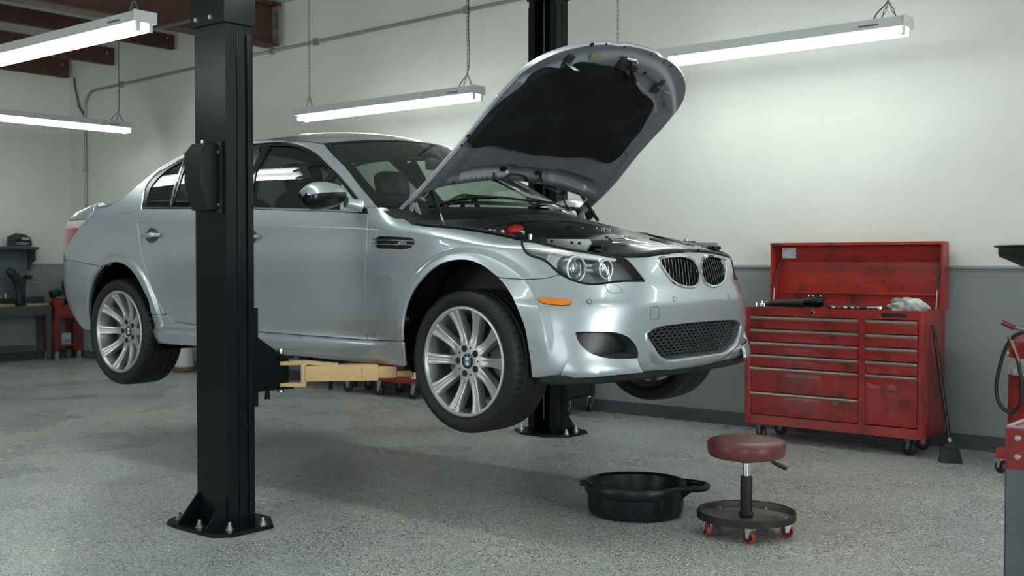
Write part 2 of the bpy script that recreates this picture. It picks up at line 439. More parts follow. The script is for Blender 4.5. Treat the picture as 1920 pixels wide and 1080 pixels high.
tag(MB().box((-6.0, Y1-.10, 3.915), (-5.9, Y1-.02, ZC-.001)).build('beam_bracket', RUST, None, False), 'small steel bracket tying the deep girder to the back wall', 'bracket')
# conduit along the back wall: rises from the left corner, bends, runs on
cd = empty('wall_conduit', (-9.8, Y1-.03, .1), 'grey steel conduit rising up the back wall and running along it', 'conduit')
yc = Y1-.022
pts = [(-9.79, yc, 1.215), (-9.79, yc, 3.15)]+[(-9.79+.22*(1-math.cos(a)), yc, 3.17+.22*math.sin(a)) for a in np.linspace(0.1, PI/2, 8)]+[(-6.4, yc, 3.462), (-2.7, yc, 3.517), (3.5, yc, 3.60)]
MB().tube(pts, .016, 8).build('conduit_tube', GALV, cd)
pts2 = [(-10.05, yc, 3.60), (-10.03, yc, 3.48), (-9.98, yc, 3.36), (-9.93, yc, 3.22), (-9.80, yc-.01, 3.10), (-9.79, yc, 3.02)]
MB().tube(spline(pts2, 6), .013, 7).build('flexible_conduit', mat('flex_conduit', (.12, .13, .13), .5, .3), cd)
for x in (-8.95, -5.35, -6.05, -3.3, -1.5): 
    z = np.interp(x, [-9.57, -6.4, -2.7, 3.5], [3.39, 3.462, 3.517, 3.60])
    MB().box((x-.02, Y1-.045, z-.035), (x+.02, Y1, z+.035), .004).build('conduit_clip', GALV, cd)
for z in (1.6, 2.4):
    MB().box((-9.79-.035, Y1-.045, z-.015), (-9.79+.035, Y1, z+.015), .004).build('conduit_clip', GALV, cd)
# second pipe hung under the purlins, parallel to the lamps
pp = MB().tube([(-10.1, 1.35, 3.45), (-5.2, 1.35, 3.45)], .022, 8).build('ceiling_pipe', mat('dark_pipe', (.10, .11, .11), .5, .4))
tag(pp, 'dark pipe hung under the roof purlins above the left end', 'pipe')

# ================================================================== fluorescent fixtures
TUBE = mat('lit_tube', (.9, .95, .92), .4, emit=((.93, 1.0, .955), TUBE_STRENGTH))
LAMPW = mat('fixture_white_enamel', (.60, .63, .62), .35)
CHAIN = mat('zinc_chain', (.16, .18, .18), .4, .8)
WIRE = mat('black_wire', (.01, .01, .012), .5)
def chain_mb(a, b):
    a, b = np.array(a, float), np.array(b, float); L = np.linalg.norm(b-a); n = max(2, int(L/.032)); d = (b-a)/L
    s0 = np.cross(d, [0, 1, 0]) if abs(d[1]) < .9 else np.cross(d, [1, 0, 0]); s0 /= np.linalg.norm(s0); s1 = np.cross(d, s0)
    mb = MB()
    for i in range(n):
        c = a+d*L*(i+.5)/n; s = s0 if i % 2 else s1; h = L/n*.66; w = .0075
        ring = [c+s*w*math.cos(t)+d*h*math.sin(t) for t in np.linspace(0, 2*PI, 8, endpoint=False)]
        mb.tube(ring, .0024, 4, closed=True)
    return mb
def fixture(x0, x1, y, z, label, axis='x', group='hanging fluorescent fixtures'):
    """two tubes under a white batten; z is the tube height"""
    L = x1-x0; c = ((x0+x1)/2, y, z)
    if axis == 'y': c = (y, (x0+x1)/2, z)
    root = empty('fluorescent_fixture', (c[0], c[1], z-.02), label, 'ceiling lamp', group)
    def T(P): return P
    def put(mb, name, m, parent=root):
        V = np.array(mb.V)
        if axis == 'y': V = np.c_[-V[:, 1], V[:, 0], V[:, 2]]
        mb.V = (V+np.array(c)).tolist(); return mb.build(name, m, parent)
    h = L/2
    put(MB().prism([(-.075, .03), (.075, .03), (.060, .095), (-.060, .095)], -h, h, 'yz', bev=.003), 'housing', LAMPW)
    for sx in (-1, 1): put(MB().box((sx*h-sx*.004, -.078, .028), (sx*h+sx*.004, .078, .098), .002), 'end_cap', LAMPW)
    for sy in (-1, 1):
        put(MB().tube([(-h+.02, sy*.042, 0), (h-.02, sy*.042, 0)], .0165, 12), 'tube', TUBE)
        for sx in (-1, 1):
            put(MB().box((sx*(h-.005), sy*.042-.013, -.022), (sx*(h-.025), sy*.042+.013, .035), .006), 'lamp_holder', LAMPW)
    lab = MB().box((h-.28, -.0785, .052), (h-.16, -.0625, .060)); 
    put(lab, 'maker_stamp', mat('stamp_ink', (.10, .12, .15), .6))
    for sx in (-1, 1):
        xx = sx*(h-.12)
        m1 = chain_mb((xx-.05, 0, .095), (xx, 0, .20)); m2 = chain_mb((xx+.05, 0, .095), (xx, 0, .20)); m3 = chain_mb((xx, 0, .20), (xx, 0, ZC-z-.005))
        for q in (m2, m3): m1.add(q.V, q.F)
        put(m1, 'chain', CHAIN)
    put(MB().tube(spline([(h-.22, 0, .095), (h-.20, .01, .14), (h-.125, .012, .22), (h-.118, .012, .6), (h-.12, .012, ZC-z-.01)], 5), .004, 5), 'supply_wire', WIRE)
    return root
fixture(-4.60, -2.43, 2.0, 2.545, 'twin-tube fluorescent fixture hanging by the back wall behind the car roof')
fixture(-1.22, 1.00, 2.0, 2.62, 'twin-tube fluorescent fixture hanging above the red tool chest')
fixture(-4.70, -2.42, -1.0, 2.615, 'twin-tube fluorescent fixture hanging before the black lift column')
fixture(.05, 2.34, -8.0, 2.715, 'twin-tube fluorescent fixture turned across the room at the left end', 'y')
fixture(-1.25, 1.00, -1.0, 2.80, 'unseen twin-tube fluorescent fixture added for light over the car hood')  # out-of-frame fixture, added to light the hood and bay
fixture(-4.70, -2.42, -4.0, 2.715, 'twin-tube fluorescent fixture hanging beyond the camera on the left')
fixture(-1.25, 1.00, -4.0, 2.715, 'twin-tube fluorescent fixture hanging beside the camera')
fixture(2.2, 4.4, 2.0, 2.715, 'unseen twin-tube fluorescent fixture added for light past the oil drainer')  # unseen fixture, added to give the right end more light
fixture(2.2, 4.4, -1.0, 2.715, 'unseen twin-tube fluorescent fixture added for light over the right bay')  # another unseen fixture, added for its light only
# ================================================================== the car body surface
XC, LF = -0.25, 1.55          # start and length of the nose cap in the plan parameter s
XR, LR = -3.00, 1.45          # start and length of the tail cap
ARCH_F = (0.012, 0.846, 0.40); ARCH_R = (-2.895, 0.848, 0.385)
ZT_F = smooth_table([-.9, -.75, -.6, -.5, -.4, -.25, -.1, .1, .3, .6, 1.3], [1.70, 1.63, 1.555, 1.478, 1.436, 1.420, 1.406, 1.379, 1.345, 1.337, 1.33], .045)
ZT_R = smooth_table([-4.4, -3.6, -3.4, -3.2, -3.0, -2.8], [1.555, 1.600, 1.635, 1.70, 1.79, 1.90], .04)
ZC_ = smooth_table([-4.4, -2.7, -.63, -.1, .2, .5, 1.3], [1.49, 1.474, 1.406, 1.365, 1.315, 1.28, 1.26], .12)
def half_width(s, z):
    s = np.clip(s, XR, XC) if False else s
    sc = np.clip(s, XR, XC)
    W = hermite_interp(sc, [-3.0, -2.4, -1.5, -0.7, -0.25], [.900, .908, .912, .908, .902])
    sill = hermite_interp(z, [.64, .70, .735, .775, .81, .832, .86, .95, 1.1, 1.25, 1.40, 2.2],
                          [-.16, -.080, -.034, -.006, -.003, -.030, -.044, -.026, -.007, 0, -.008, -.008])
    bump = hermite_interp(z, [.64, .70, .735, .80, 1.0, 1.25, 1.40, 2.2], [-.10, -.045, -.020, -.006, 0, 0, -.008, -.008])
    bumpr = hermite_interp(z, [.64, .70, .78, .90, 1.05, 1.25, 1.40, 2.2], [-.22, -.15, -.085, -.035, -.006, 0, -.008, -.008])
    wf = sm((s+0.55)/0.25); wr = sm((-2.45-s)/0.25)
    low = sill*(1-wf)*(1-wr)+bump*wf+bumpr*wr
    zc = ZC_(s)
    h = np.maximum(z-zc, 0)
    up = .46*h+.36*h*h+.016*(1-np.exp(-h/.012))*0
    t = (z-(ZT_F(s)-.055))/.055; tc = np.clip(t, 0, .97)
    roll = (.055*(1-np.sqrt(1-tc*tc))+np.clip(t-.97, 0, 2)*.055*4)*sm((s+.74)/.26)
    t = (z-(ZT_R(s)-.075))/.075; tc = np.clip(t, 0, .97)
    roll = roll+(.075*(1-np.sqrt(1-tc*tc))+np.clip(t-.97, 0, 2)*.075*4)*sm((-2.9-s)/.3)
    return np.maximum(W+low-up-roll, .2)
def flare(x, z):
    f = 0
    for cx, cz, R in (ARCH_F, ARCH_R):
        rr = np.hypot(x-cx, z-cz)
        f = f+.011*(1-sm((rr-(R+.032))/.030))*sm((z-.78)/.14)+.012*(1-sm((rr-R)/.22))*sm((z-.78)/.14)
    return f
def body(s, z):
    s = np.asarray(s, float); z = np.asarray(z, float); s, z = np.broadcast_arrays(s, z)
    B = half_width(s, z)
    Xn = hermite_interp(z, [.62, .68, .72, .76, .85, .95, 1.045, 1.075, 1.12, 1.20, 1.26, 1.29, 1.31, 1.34, 1.5],
                        [.53, .595, .660, .712, .740, .750, .756, .750, .738, .722, .705, .688, .66, .56, .0])
    n = hermite_interp(z, [.68, .74, .9, 1.04, 1.08, 1.2, 1.3, 1.45], [7, 6.5, 5, 4.2, 3.8, 3.3, 3.0, 3.0])
    a = hermite_interp(z, [.68, .8, 1.0, 1.1, 1.2, 1.3, 1.45], [.14, .15, .16, .16, .15, .13, .12])
    Xt = hermite_interp(z, [.64, .70, .80, .95, 1.1, 1.25, 1.45, 1.55, 1.7], [-3.64, -3.75, -3.90, -4.01, -4.045, -4.04, -4.02, -3.99, -3.92])
    nr = 3.6; ar = .05
    al = np.clip((1-(s-XC)/LF), 0, 1)*PI/2; fr = s > XC
    ca, sa = np.cos(al), np.sin(al); A = Xn-XC
    rho = 1/((np.maximum(ca, 1e-6)/np.maximum(A, .05))**n+(np.maximum(sa, 1e-6)/B)**n)**(1/n)
    al2 = np.clip((1-(XR-s)/LR), 0, 1)*PI/2; re = s < XR
    cb, sb = np.cos(al2), np.sin(al2); A2 = XR-Xt
    rh2 = 1/((np.maximum(cb, 1e-6)/A2)**nr+(np.maximum(sb, 1e-6)/B)**nr)**(1/nr)
    X = np.where(fr, XC+rho*ca, np.where(re, XR-rh2*cb, s))
    y = np.where(fr, rho*sa, np.where(re, rh2*sb, B))
    x = X-a*sm((s+1.0)/.75)*y*y+ar*sm((-2.4-s)/.6)*y*y
    w = np.where(fr, sm((sa-.35)/.3), np.where(re, sm((sb-.35)/.3), 1.0))
    y = y+flare(x, z)*w
    return np.stack([x, -y, z], -1)
class Surf:
    def __init__(self, f, srange, zrange, ns=260, nz=90, mask=None, under=False):
        self.f = f
        S, Z = np.meshgrid(np.linspace(*srange, ns), np.linspace(*zrange, nz), indexing='ij')
        self.S, self.Z = S.ravel(), Z.ravel(); self.P = f(self.S, self.Z); self.Q = proj(self.P)
        N = self.normal(self.S, self.Z); self.face = (np.sum(N*(CAM-self.P), 1) > 0) ^ under
        if mask is not None: self.face &= mask(self.S, self.Z)
    def normal(self, s, z, e=1e-3):
        a = self.f(s+e, z)-self.f(s-e, z); b = self.f(s, z+e)-self.f(s, z-e)
        n = np.cross(a, b); return n/np.maximum(np.linalg.norm(n, axis=-1, keepdims=True), 1e-12)
    def trace(self, pts, it=25):
        out = []
        for px, py in pts:
            d = np.hypot(self.Q[:, 0]-px, self.Q[:, 1]-py)+np.where(self.face, 0, 60)
            k = int(np.argmin(d)); v = np.array([self.S[k], self.Z[k]]); best = None
            for _ in range(it):
                p = proj(self.f(v[0], v[1]))[0]; r = np.array([px, py])-p
                e = np.hypot(*r)
                if best is None or e < best[0]: best = (e, v.copy())
                if e < .02: break
                h = 5e-4
                J = np.c_[(proj(self.f(v[0]+h, v[1]))[0]-p)/h, (proj(self.f(v[0], v[1]+h))[0]-p)/h]
                st = np.linalg.lstsq(J+1e-9*np.eye(2), r, rcond=None)[0]; m = np.abs(st).max()
                v = v+st*min(1, .08/max(m, 1e-9))
            if best[0] > 1.5: print('trace miss', px, py, round(best[0], 1), best[1])
            out.append(best[1])
        return np.array(out)
BODY = Surf(body, (-4.44, 1.30), (.66, 1.98), mask=lambda s, z: (half_width(s, z) > .5) | (s > .6))
def loop(surf, segs, step=.018, n=8):
    """segs: list of ('p', pixels) or ('s', (s,z) points); each segment is splined; consecutive ends are joined"""
    out = []
    for seg in segs:
        k, P = seg[0], seg[1]
        Q = surf.trace(P) if k[0] == 'p' else np.array(P, float)
        if len(Q) > 2 and not k.endswith('l'): Q = spline(Q, n)
        Q = resample(Q, step)
        if len(out) and np.linalg.norm(Q[0]-out[-1]) < step*.5: Q = Q[1:]
        out += Q.tolist()
    out = np.array(out)
    if np.linalg.norm(out[0]-out[-1]) < step*.4: out = out[:-1]
    ar = np.sum(out[:, 0]*np.roll(out[:, 1], -1)-np.roll(out[:, 0], -1)*out[:, 1])
    return out if ar > 0 else out[::-1]
ARCH_PTS = []
for _cx, _cz, _R in (ARCH_F, ARCH_R):
    for _q in np.arange(.010, .085, .0085):
        for _a in np.arange(-.5, PI+.5, .011/(_R+_q)*1.1):
            ARCH_PTS.append((_cx+(_R+_q)*math.cos(_a), _cz+(_R+_q)*math.sin(_a)))
def _to_s(P):
    # x -> s near the arches (the nose cap bends the parameter)
    P = np.array(P); s = P[:, 0].copy()
    for _ in range(30): s = s-(body(s, P[:, 1])[:, 0]-P[:, 0])*.7
    ok = np.abs(body(s, P[:, 1])[:, 0]-P[:, 0]) < .002
    return np.c_[s, P[:, 1]][ok]
ARCH_PTS = np.vstack([_to_s(ARCH_PTS), [(q, float(ZT_F(q))-d) for q in np.arange(-.74, .62, .018) for d in np.arange(.004, .066, .0075)], [(q, float(ZC_(q))+d) for q in np.arange(-3.9, .4, .03) for d in (-.006, .0, .006)]])
def panel_data(surf, outer, holes=(), gap=.003, flange=.016, step=.03, off=0.0, hole_flange=.02):
    out = offset_poly(outer, gap) if gap else np.array(outer, float)
    for lim in (XC+LF, XR-LR):
        k = np.abs(outer[:, 0]-lim) < 1e-4; out[k, 0] = lim
    V2, F, loops = triangulate(out, holes, step, ARCH_PTS if surf is BODY else None)
    P = surf.f(V2[:, 0], V2[:, 1]); N = surf.normal(V2[:, 0], V2[:, 1]); P = P+N*off
    V = P.tolist(); NN = N.tolist(); FF = [list(f) for f in F]
    for li, L in enumerate(loops):
        fl = flange if li == 0 else hole_flange
        if not fl: continue
        L = [i for k, i in enumerate(L) if i != L[k-1]]
        n = len(L); b = len(V)
        A = P[L]; nn = N[L]
        t = np.roll(A, -1, 0)-np.roll(A, 1, 0); side = np.cross(t, nn); side /= np.maximum(np.linalg.norm(side, axis=1, keepdims=True), 1e-9)
        if li > 0: side = -side
        o = side if li == 0 else -side
        # small rounded hem, then the flange
        h1 = A+o*.0012-nn*.0022; h2 = A+o*.0012-nn*fl
        n1 = nn+o; n1 /= np.linalg.norm(n1, axis=1, keepdims=True)
        V += h1.tolist()+h2.tolist(); NN += n1.tolist()+o.tolist()
        for k in range(n):
            k2 = (k+1) % n
            q1 = [L[k], b+k, b+k2, L[k2]]; q2 = [b+k, b+n+k, b+n+k2, b+k2]
            if li > 0: q1 = q1[::-1] if False else q1; 
            if surf is BODY and all(min(abs(V2[j, 0]-XC-LF), abs(V2[j, 0]-XR+LR)) < 1e-3 for j in (L[k], L[k2])): continue
            FF += [q1, q2]
    return np.array(V), FF, np.array(NN)
def mirror_data(d):
    V, F, N = d; V = V.copy(); N = N.copy(); V[:, 1] *= -1; N[:, 1] *= -1
    return V, [f[::-1] for f in F], N
def join_data(*ds):
    V = []; F = []; N = []
    for v, f, n in ds:
        b = len(V); V += list(v); N += list(n); F += [[i+b for i in q] for q in f]
    return np.array(V), F, np.array(N)
def panel(name, d, m, parent, label=None):
    o = mesh_obj(name, d[0], d[1], m, parent, True, normals=d[2])
    if label: o['label'] = label
    return o

PAINT = mat('silver_paint', (.43, .483, .52), .33, .6, coat=1.0)
BLACKTRIM = mat('gloss_black_trim', (.005, .006, .007), .22, spec=.3)
PLASTIC = mat('black_plastic', (.009, .011, .012), .45, bump=(250, .05), spec=.3)
RUBBER = mat('seal_rubber', (.007, .009, .010), .55, spec=.3)
CHROME = mat('chrome', (.78, .80, .82), .07, 1.0)
DARK = mat('underbody_black', (.008, .009, .010), .8)
SIDEGLASS = glass('tinted_side_glass', (.24, .29, .27), 1.0); FRONTGLASS = glass('front_door_glass', (.33, .40, .37), 1.0)
SCREENGLASS = glass('windscreen_glass', (.80, .90, .85), 1.0)
CLEAR = glass('clear_lens', (.93, .95, .95), 1.0)

car = empty('car', (-1.6, 0, .70), 'silver four-door sedan raised on the lift with its hood open', 'car')

# ---- outlines read off the photograph, laid on the body surface
px_door_f = [(687, 389), (689.5, 401), (690, 414), (687.3, 432), (685, 500), (685, 570), (685.7, 637)]
px_belt_f = [(453, 391), (560, 394), (635, 396.5), (689.2, 400)]
px_door_bot_f = [(452, 619.3), (472.6, 621), (580, 629.3), (685.7, 637)]
px_door_b = [(453, 391), (450, 420), (450, 560), (452, 619.3)]
px_door_bot_r = [(452, 619.3), (400, 614), (367, 609), (340, 605.5)]
px_door_r = [(340, 605.5), (325, 601), (314, 593), (303.7, 580), (285, 541), (273.6, 504), (262, 457.6), (257.2, 420.6), (261, 406), (264, 391)]
px_arch_f = [(755, 641), (755.6, 598), (761, 573), (771, 549), (784.4, 530), (802, 511), (824.4, 495.5), (849, 488.4), (866.7, 487.3), (883, 489.5), (907, 500), (933, 520)]
px_arch_f2 = [(933, 520), (945, 534), (957, 552), (973, 587), (985, 623), (992, 667), (997, 708)]
px_seam_fb = [(933, 520), (960, 522.5), (1000, 523), (1028, 520.5), (1049, 514)]
px_hl_low1 = [(1049, 514), (1038, 503.6), (1024, 491), (1013, 485.5), (995, 480), (986, 474), (981, 466), (977.8, 457), (978.5, 450.5)]
px_hoodgap = [(978.5, 450.5), (950, 444), (920, 438), (860, 428.7), (800, 424), (775, 420.5)]
px_fender_a = [(775, 420.5), (750, 405), (726, 388)]
fender_loop = loop(BODY, [('p', px_door_f[::-1]), ('pl', [(687, 389), (709, 388.5), (726, 388)]), ('p', px_fender_a[::-1]), ('p', px_hoodgap[::-1]), ('p', px_hl_low1[::-1]),
                          ('p', px_seam_fb[::-1]), ('p', px_arch_f[::-1]), ('pl', [(755, 641), (685.7, 637)])])
vent_hole = loop(BODY, [('p', [(703.5, 452), (705, 447), (709, 443.6), (720, 443), (750, 444.5), (770, 446), (775.5, 449), (777.5, 454), (775, 460), (768, 465), (757, 467.3), (730, 466.5), (708, 465), (704, 461), (703.5, 452)])], .006)
def both(name, fn, m, label=None):
    """the right-hand panel as traced and its mirror image on the left"""
    d = fn; r = panel(name, d, m, car, label); l = panel(name, mirror_data(d), m, car, label); return r, l
fend_r, fend_l = both('front_fender', panel_data(BODY, fender_loop, [vent_hole]), PAINT)
fdoor_loop = loop(BODY, [('p', px_belt_f), ('p', px_door_f[1:]), ('p', px_door_bot_f[::-1]), ('p', px_door_b[::-1])])
fdoor_r, fdoor_l = both('front_door', panel_data(BODY, fdoor_loop), PAINT)
rdoor_loop = loop(BODY, [('pl', [(264, 391), (360, 391), (453, 391)]), ('p', px_door_b), ('p', px_door_bot_r), ('p', px_door_r)])
rdoor_r, rdoor_l = both('rear_door', panel_data(BODY, rdoor_loop), PAINT)
# sill skirt
px_sill_top = [(284, 589.5), (300, 590), (308, 590.5)]
sill_loop = loop(BODY, [('pl', [(284, 589.5), (309.5, 590.5)]), ('p', px_door_r[:3][::-1][:3]), ('p', px_door_bot_r[::-1]), ('p', px_door_bot_f), ('pl', [(685.7, 637), (755, 641)]),
                        ('pl', [(755, 641), (757.5, 665), (761, 687)]), ('pl', [(761, 687.2), (640, 676.5), (473, 660), (380, 650.5), (292.5, 641.5)]), ('p', [(292.5, 641.5), (288, 618), (284, 589.5)])])
sill_r, sill_l = both('side_skirt', panel_data(BODY, sill_loop), PAINT)
# rear quarter with roof rail and windscreen pillar in one pressing
px_arch_r = [(283.5, 589.5), (278, 564), (269, 545.6), (257, 522), (245, 506), (234, 497), (222, 492.5), (212, 491.8), (200, 495), (189, 500)]
px_arch_r2 = [(189, 500), (180, 510), (169.5, 527), (163.8, 555), (165, 592), (172, 619)]
px_seam_rb = [(189, 500), (174, 496.5), (146, 491.5), (131, 488.5)]
px_dlo_f = [(470, 266), (510, 264.6), (535, 265.7), (553, 268.5), (568, 273), (583, 280), (598, 290), (618, 310), (635, 327), (652, 347), (668, 367), (684, 389.5)]
px_dlo_r = [(264.2, 390.5), (266, 376), (268, 362), (273, 348), (283, 334), (300, 318.5), (318, 307), (335.6, 298.6), (355, 290.8), (410, 275), (470, 266)]
px_screen_edge = [(608, 270), (623, 288), (640, 305), (657, 325), (673, 347), (690, 367), (708.5, 388)]
RAIL = [(-1.305, 1.893), (-1.45, 1.915), (-1.65, 1.930), (-1.9, 1.938), (-2.15, 1.938), (-2.35, 1.930)]
px_cpil = [(353, 284), (335.6, 292.5), (318, 303), (300, 313.6), (282, 328), (265, 342), (247.6, 356.3), (230, 370.5), (211, 383), (192.6, 388.8), (176, 392)]
rail_front = BODY.trace([(608, 270)])[0]
px_tail_in = [(176, 396.5), (164, 411), (146, 430), (132, 449), (123, 467), (123, 478), (126, 485), (131, 488.5)]
quarter_loop = loop(BODY, [('pl', [(684, 389.5), (708.5, 388.5)]), ('p', px_screen_edge[::-1]), ('s', RAIL), ('p', px_cpil), ('pl', [(176, 392), (176, 396.5)]), ('p', px_tail_in), ('p', px_seam_rb[::-1]),
                           ('p', px_arch_r[::-1]), ('pl', [(283.5, 589.5), (308, 590.5)]), ('p', px_door_r[3:]), ('p', px_dlo_r), ('p', px_dlo_f)])
fuel = loop(BODY, [('p', [(208, 428), (209, 420), (219, 404), (226, 400), (245, 399.3), (248.5, 401.5), (247, 408), (236, 427), (231, 433.5), (222, 435), (210, 434.8), (208, 428)])], .012)
quart_r, quart_l = both('quarter_panel', panel_data(BODY, quarter_loop, [fuel], hole_flange=.012), PAINT)
panel('fuel_flap', panel_data(BODY, fuel, gap=.0022, flange=.01, step=.03), PAINT, car)
# ---- front bumper: right half traced, mirrored and joined
px_hl_low2 = [(1049, 514), (1060, 519.5), (1071, 524.8), (1092, 531.3), (1110, 533.6), (1126.7, 532.8), (1147.5, 530), (1168, 527.8), (1209, 527.5)]
px_hl_in = [(1209, 527.5), (1197, 512), (1183, 495), (1172, 485.5), (1160, 482)]
px_nose_top = [(1160, 482), (1185, 482.5), (1215, 481), (1235, 478), (1262, 474.5), (1290, 473.5)]
SMAX = XC+LF
ztop = BODY.trace([(1290, 474)])[0]
px_bump_bot = [(997, 708), (1025, 710), (1050, 709.8), (1090, 708), (1150, 703.5), (1206, 698)]
px_intake = [(1079, 622.5), (1097, 621.7), (1130, 621.7), (1152, 623), (1167, 627), (1180, 634), (1190, 645), (1196.5, 660), (1195.5, 671.7)]
px_intake2 = [(1195.5, 671.7), (1172, 672.3), (1147, 672.3), (1122, 668), (1105, 661), (1090, 648), (1082, 635), (1079, 622.5)]
intake = loop(BODY, [('p', px_intake), ('p', px_intake2)], .012)
px_kid = [(1231.5, 487), (1240, 480.5), (1264, 477), (1286, 478.5), (1300, 487), (1309, 502.6), (1312, 519.5), (1310, 532.7), (1302, 540.5), (1288, 541.7), (1271.5, 537), (1259.4, 529.5), (1245, 511), (1234, 493), (1231.5, 487)]
kid = loop(BODY, [('p', px_kid)], .010)
px_gr_l = [(1213, 627), (1218, 621.5), (1226, 617), (1243, 612.3), (1276, 608), (1300, 606)]
px_gr_b = [(1296, 671), (1276, 674), (1255, 674.5), (1243, 672), (1233, 664), (1222, 646), (1213, 627)]
gl = BODY.trace(px_gr_l+[(1296, 671)])
gz_top = BODY.trace([(1300, 606)])[0][1]; gz_bot = BODY.trace([(1290, 671)])[0][1]

gz_top = .948; gz_bot = .7805
px_gr_l = [(1213, 627), (1218, 621.5), (1226, 617), (1243, 612.3), (1276, 608)]
px_gr_b = [(1213, 627), (1222, 646), (1233, 664), (1243, 671.5), (1258, 674.5)]
s_gr = BODY.trace([(1258, 674.5)])[0]; s_gt = BODY.trace([(1276, 608)])[0]
bump_loop = loop(BODY, [('p', px_arch_f2), ('p', px_bump_bot), ('sl', [BODY.trace([(1206, 698)])[0], (1.0, .728), (1.12, .720), (SMAX, .718)]), ('sl', [(SMAX, .718), (SMAX, gz_bot)]),
                        ('s', [(SMAX, gz_bot), ((SMAX+s_gr[0])/2, gz_bot+.001), s_gr]), ('p', px_gr_b[::-1]), ('p', px_gr_l), ('s', [s_gt, ((SMAX+s_gt[0])/2, gz_top), (SMAX, gz_top)]),
                        ('sl', [(SMAX, gz_top), (SMAX, 1.284)]), ('sl', [(SMAX, 1.284), (SMAX-.05, 1.286)]),
                        ('p', px_nose_top[::-1][1:]), ('p', px_hl_in[::-1]), ('p', px_hl_low2[::-1]), ('p', px_seam_fb[::-1])], .016)
bd = panel_data(BODY, bump_loop, [intake, kid], step=.025, hole_flange=.05, flange=.03)
bumper = panel('front_bumper', join_data(bd, mirror_data(bd)), PAINT, car)
# splitter blade under each side intake
def splitter(s, z):
    P = body(s, z); e = 1e-3
    a = body(s+e, z)-body(s-e, z); b = body(s, z+e)-body(s, z-e); n = np.cross(a, b); n /= np.maximum(np.linalg.norm(n, axis=-1, keepdims=True), 1e-12)
    return P+n*(.002+.062*sm((.83-z)/.10)*sm((s-.42)/.45))[..., None]
SPL = Surf(splitter, (.3, 1.2), (.68, .9), 120, 60)
spl_loop = loop(SPL, [('p', [(1082, 640), (1090, 648.5), (1105, 661.5), (1122, 668.5), (1147, 672.8), (1172, 672.8), (1195, 672)]), ('p', [(1195, 672), (1198, 684), (1206, 698)]), ('p', [(1206, 698), (1150, 703.7), (1090, 708.3), (1050, 710)]), ('p', [(1050, 710), (1058, 690), (1070, 665), (1082, 640)])], .012)
both('bumper_splitter', panel_data(SPL, spl_loop, gap=0, flange=.018, step=.02), PAINT)
# rear bumper and tail
SMIN = XR-LR
b1 = BODY.trace([(131, 488.5)])[0]; b2 = BODY.trace([(172, 619)])[0]
rb_loop = loop(BODY, [('p', px_arch_r2), ('s', [b2, (b2[0]-.2, b2[1]-.005), (-3.9, .78), (SMIN, .77)]), ('sl', [(SMIN, .77), (SMIN, 1.215)]), ('s', [(SMIN, 1.215), (-4.2, 1.216), (b1[0]-.12, b1[1]-.004), b1]), ('p', px_seam_rb[::-1])], .02)
rbd = panel_data(BODY, rb_loop, flange=.03)
panel('rear_bumper', join_data(rbd, mirror_data(rbd)), PAINT, car)
t_in = BODY.trace(px_tail_in); tl = t_in[2:7]
tail_top = t_in[1]; s_lamp = -4.10
lamp_loop = loop(BODY, [('s', [tail_top, *t_in[2:5]]), ('s', [t_in[4], (t_in[4][0]-.08, t_in[4][1]+.002), (s_lamp, t_in[4][1]+.01)]), ('sl', [(s_lamp, t_in[4][1]+.01), (s_lamp, tail_top[1]-.01)]), ('s', [(s_lamp, tail_top[1]-.01), (-3.95, tail_top[1]-.004), tail_top])], .015)
lz = tail_top[1]-.055
TAILRED = mat('tail_lamp_red', (.36, .010, .013), .12, coat=1.0)
TAILCLR = mat('tail_lamp_clear', (.55, .50, .46), .15, coat=1.0)
def cut_z(d, z0, z1):
    V, F, N = d; c = np.array([V[f][:, 2].mean() for f in F]); k = (c >= z0) & (c < z1); return V, [f for f, q in zip(F, k) if q], N
ld = panel_data(BODY, lamp_loop, step=.018)
for dd in (ld, mirror_data(ld)):
    tlo = panel('tail_lamp', cut_z(dd, 0, lz), TAILRED, car, 'red tail lamp lens'); panel('clear_band', cut_z(dd, lz, 9), TAILCLR, tlo)
trunk_face = loop(BODY, [('sl', [(SMIN, 1.222), (SMIN, 1.548)]), ('s', [(SMIN, 1.548), (-4.2, 1.548), (-4.05, 1.548), (-3.9, 1.553), (tail_top[0]-.06, float(ZT_R(tail_top[0]-.06))-.010), (t_in[0][0]-.01, t_in[0][1]+.004)]), ('sl', [(t_in[0][0]-.01, t_in[0][1]+.004), (tail_top[0]-.02, tail_top[1]+.004)]), ('s', [(tail_top[0]-.02, tail_top[1]+.004), (-3.95, tail_top[1]+.003), (s_lamp-.004, tail_top[1]-.006)]),
                         ('sl', [(s_lamp-.004, tail_top[1]-.006), (s_lamp-.004, 1.222)]), ('sl', [(s_lamp-.004, 1.222), (SMIN, 1.222)])], .02)
tfd = panel_data(BODY, trunk_face)
trunk = panel('trunk_lid', join_data(tfd, mirror_data(tfd)), PAINT, car)
low_q = loop(BODY, [('s', [t_in[4], (t_in[4][0]-.08, t_in[4][1]-.001), (s_lamp, t_in[4][1]+.007)]), ('sl', [(s_lamp, t_in[4][1]+.007), (s_lamp, 1.222)]), ('s', [(s_lamp, 1.222), (b1[0]-.12, b1[1]+.003), b1]), ('s', t_in[4:][::-1])], .02)
lqd = panel_data(BODY, low_q, gap=.001); both('tail_panel', lqd, PAINT)

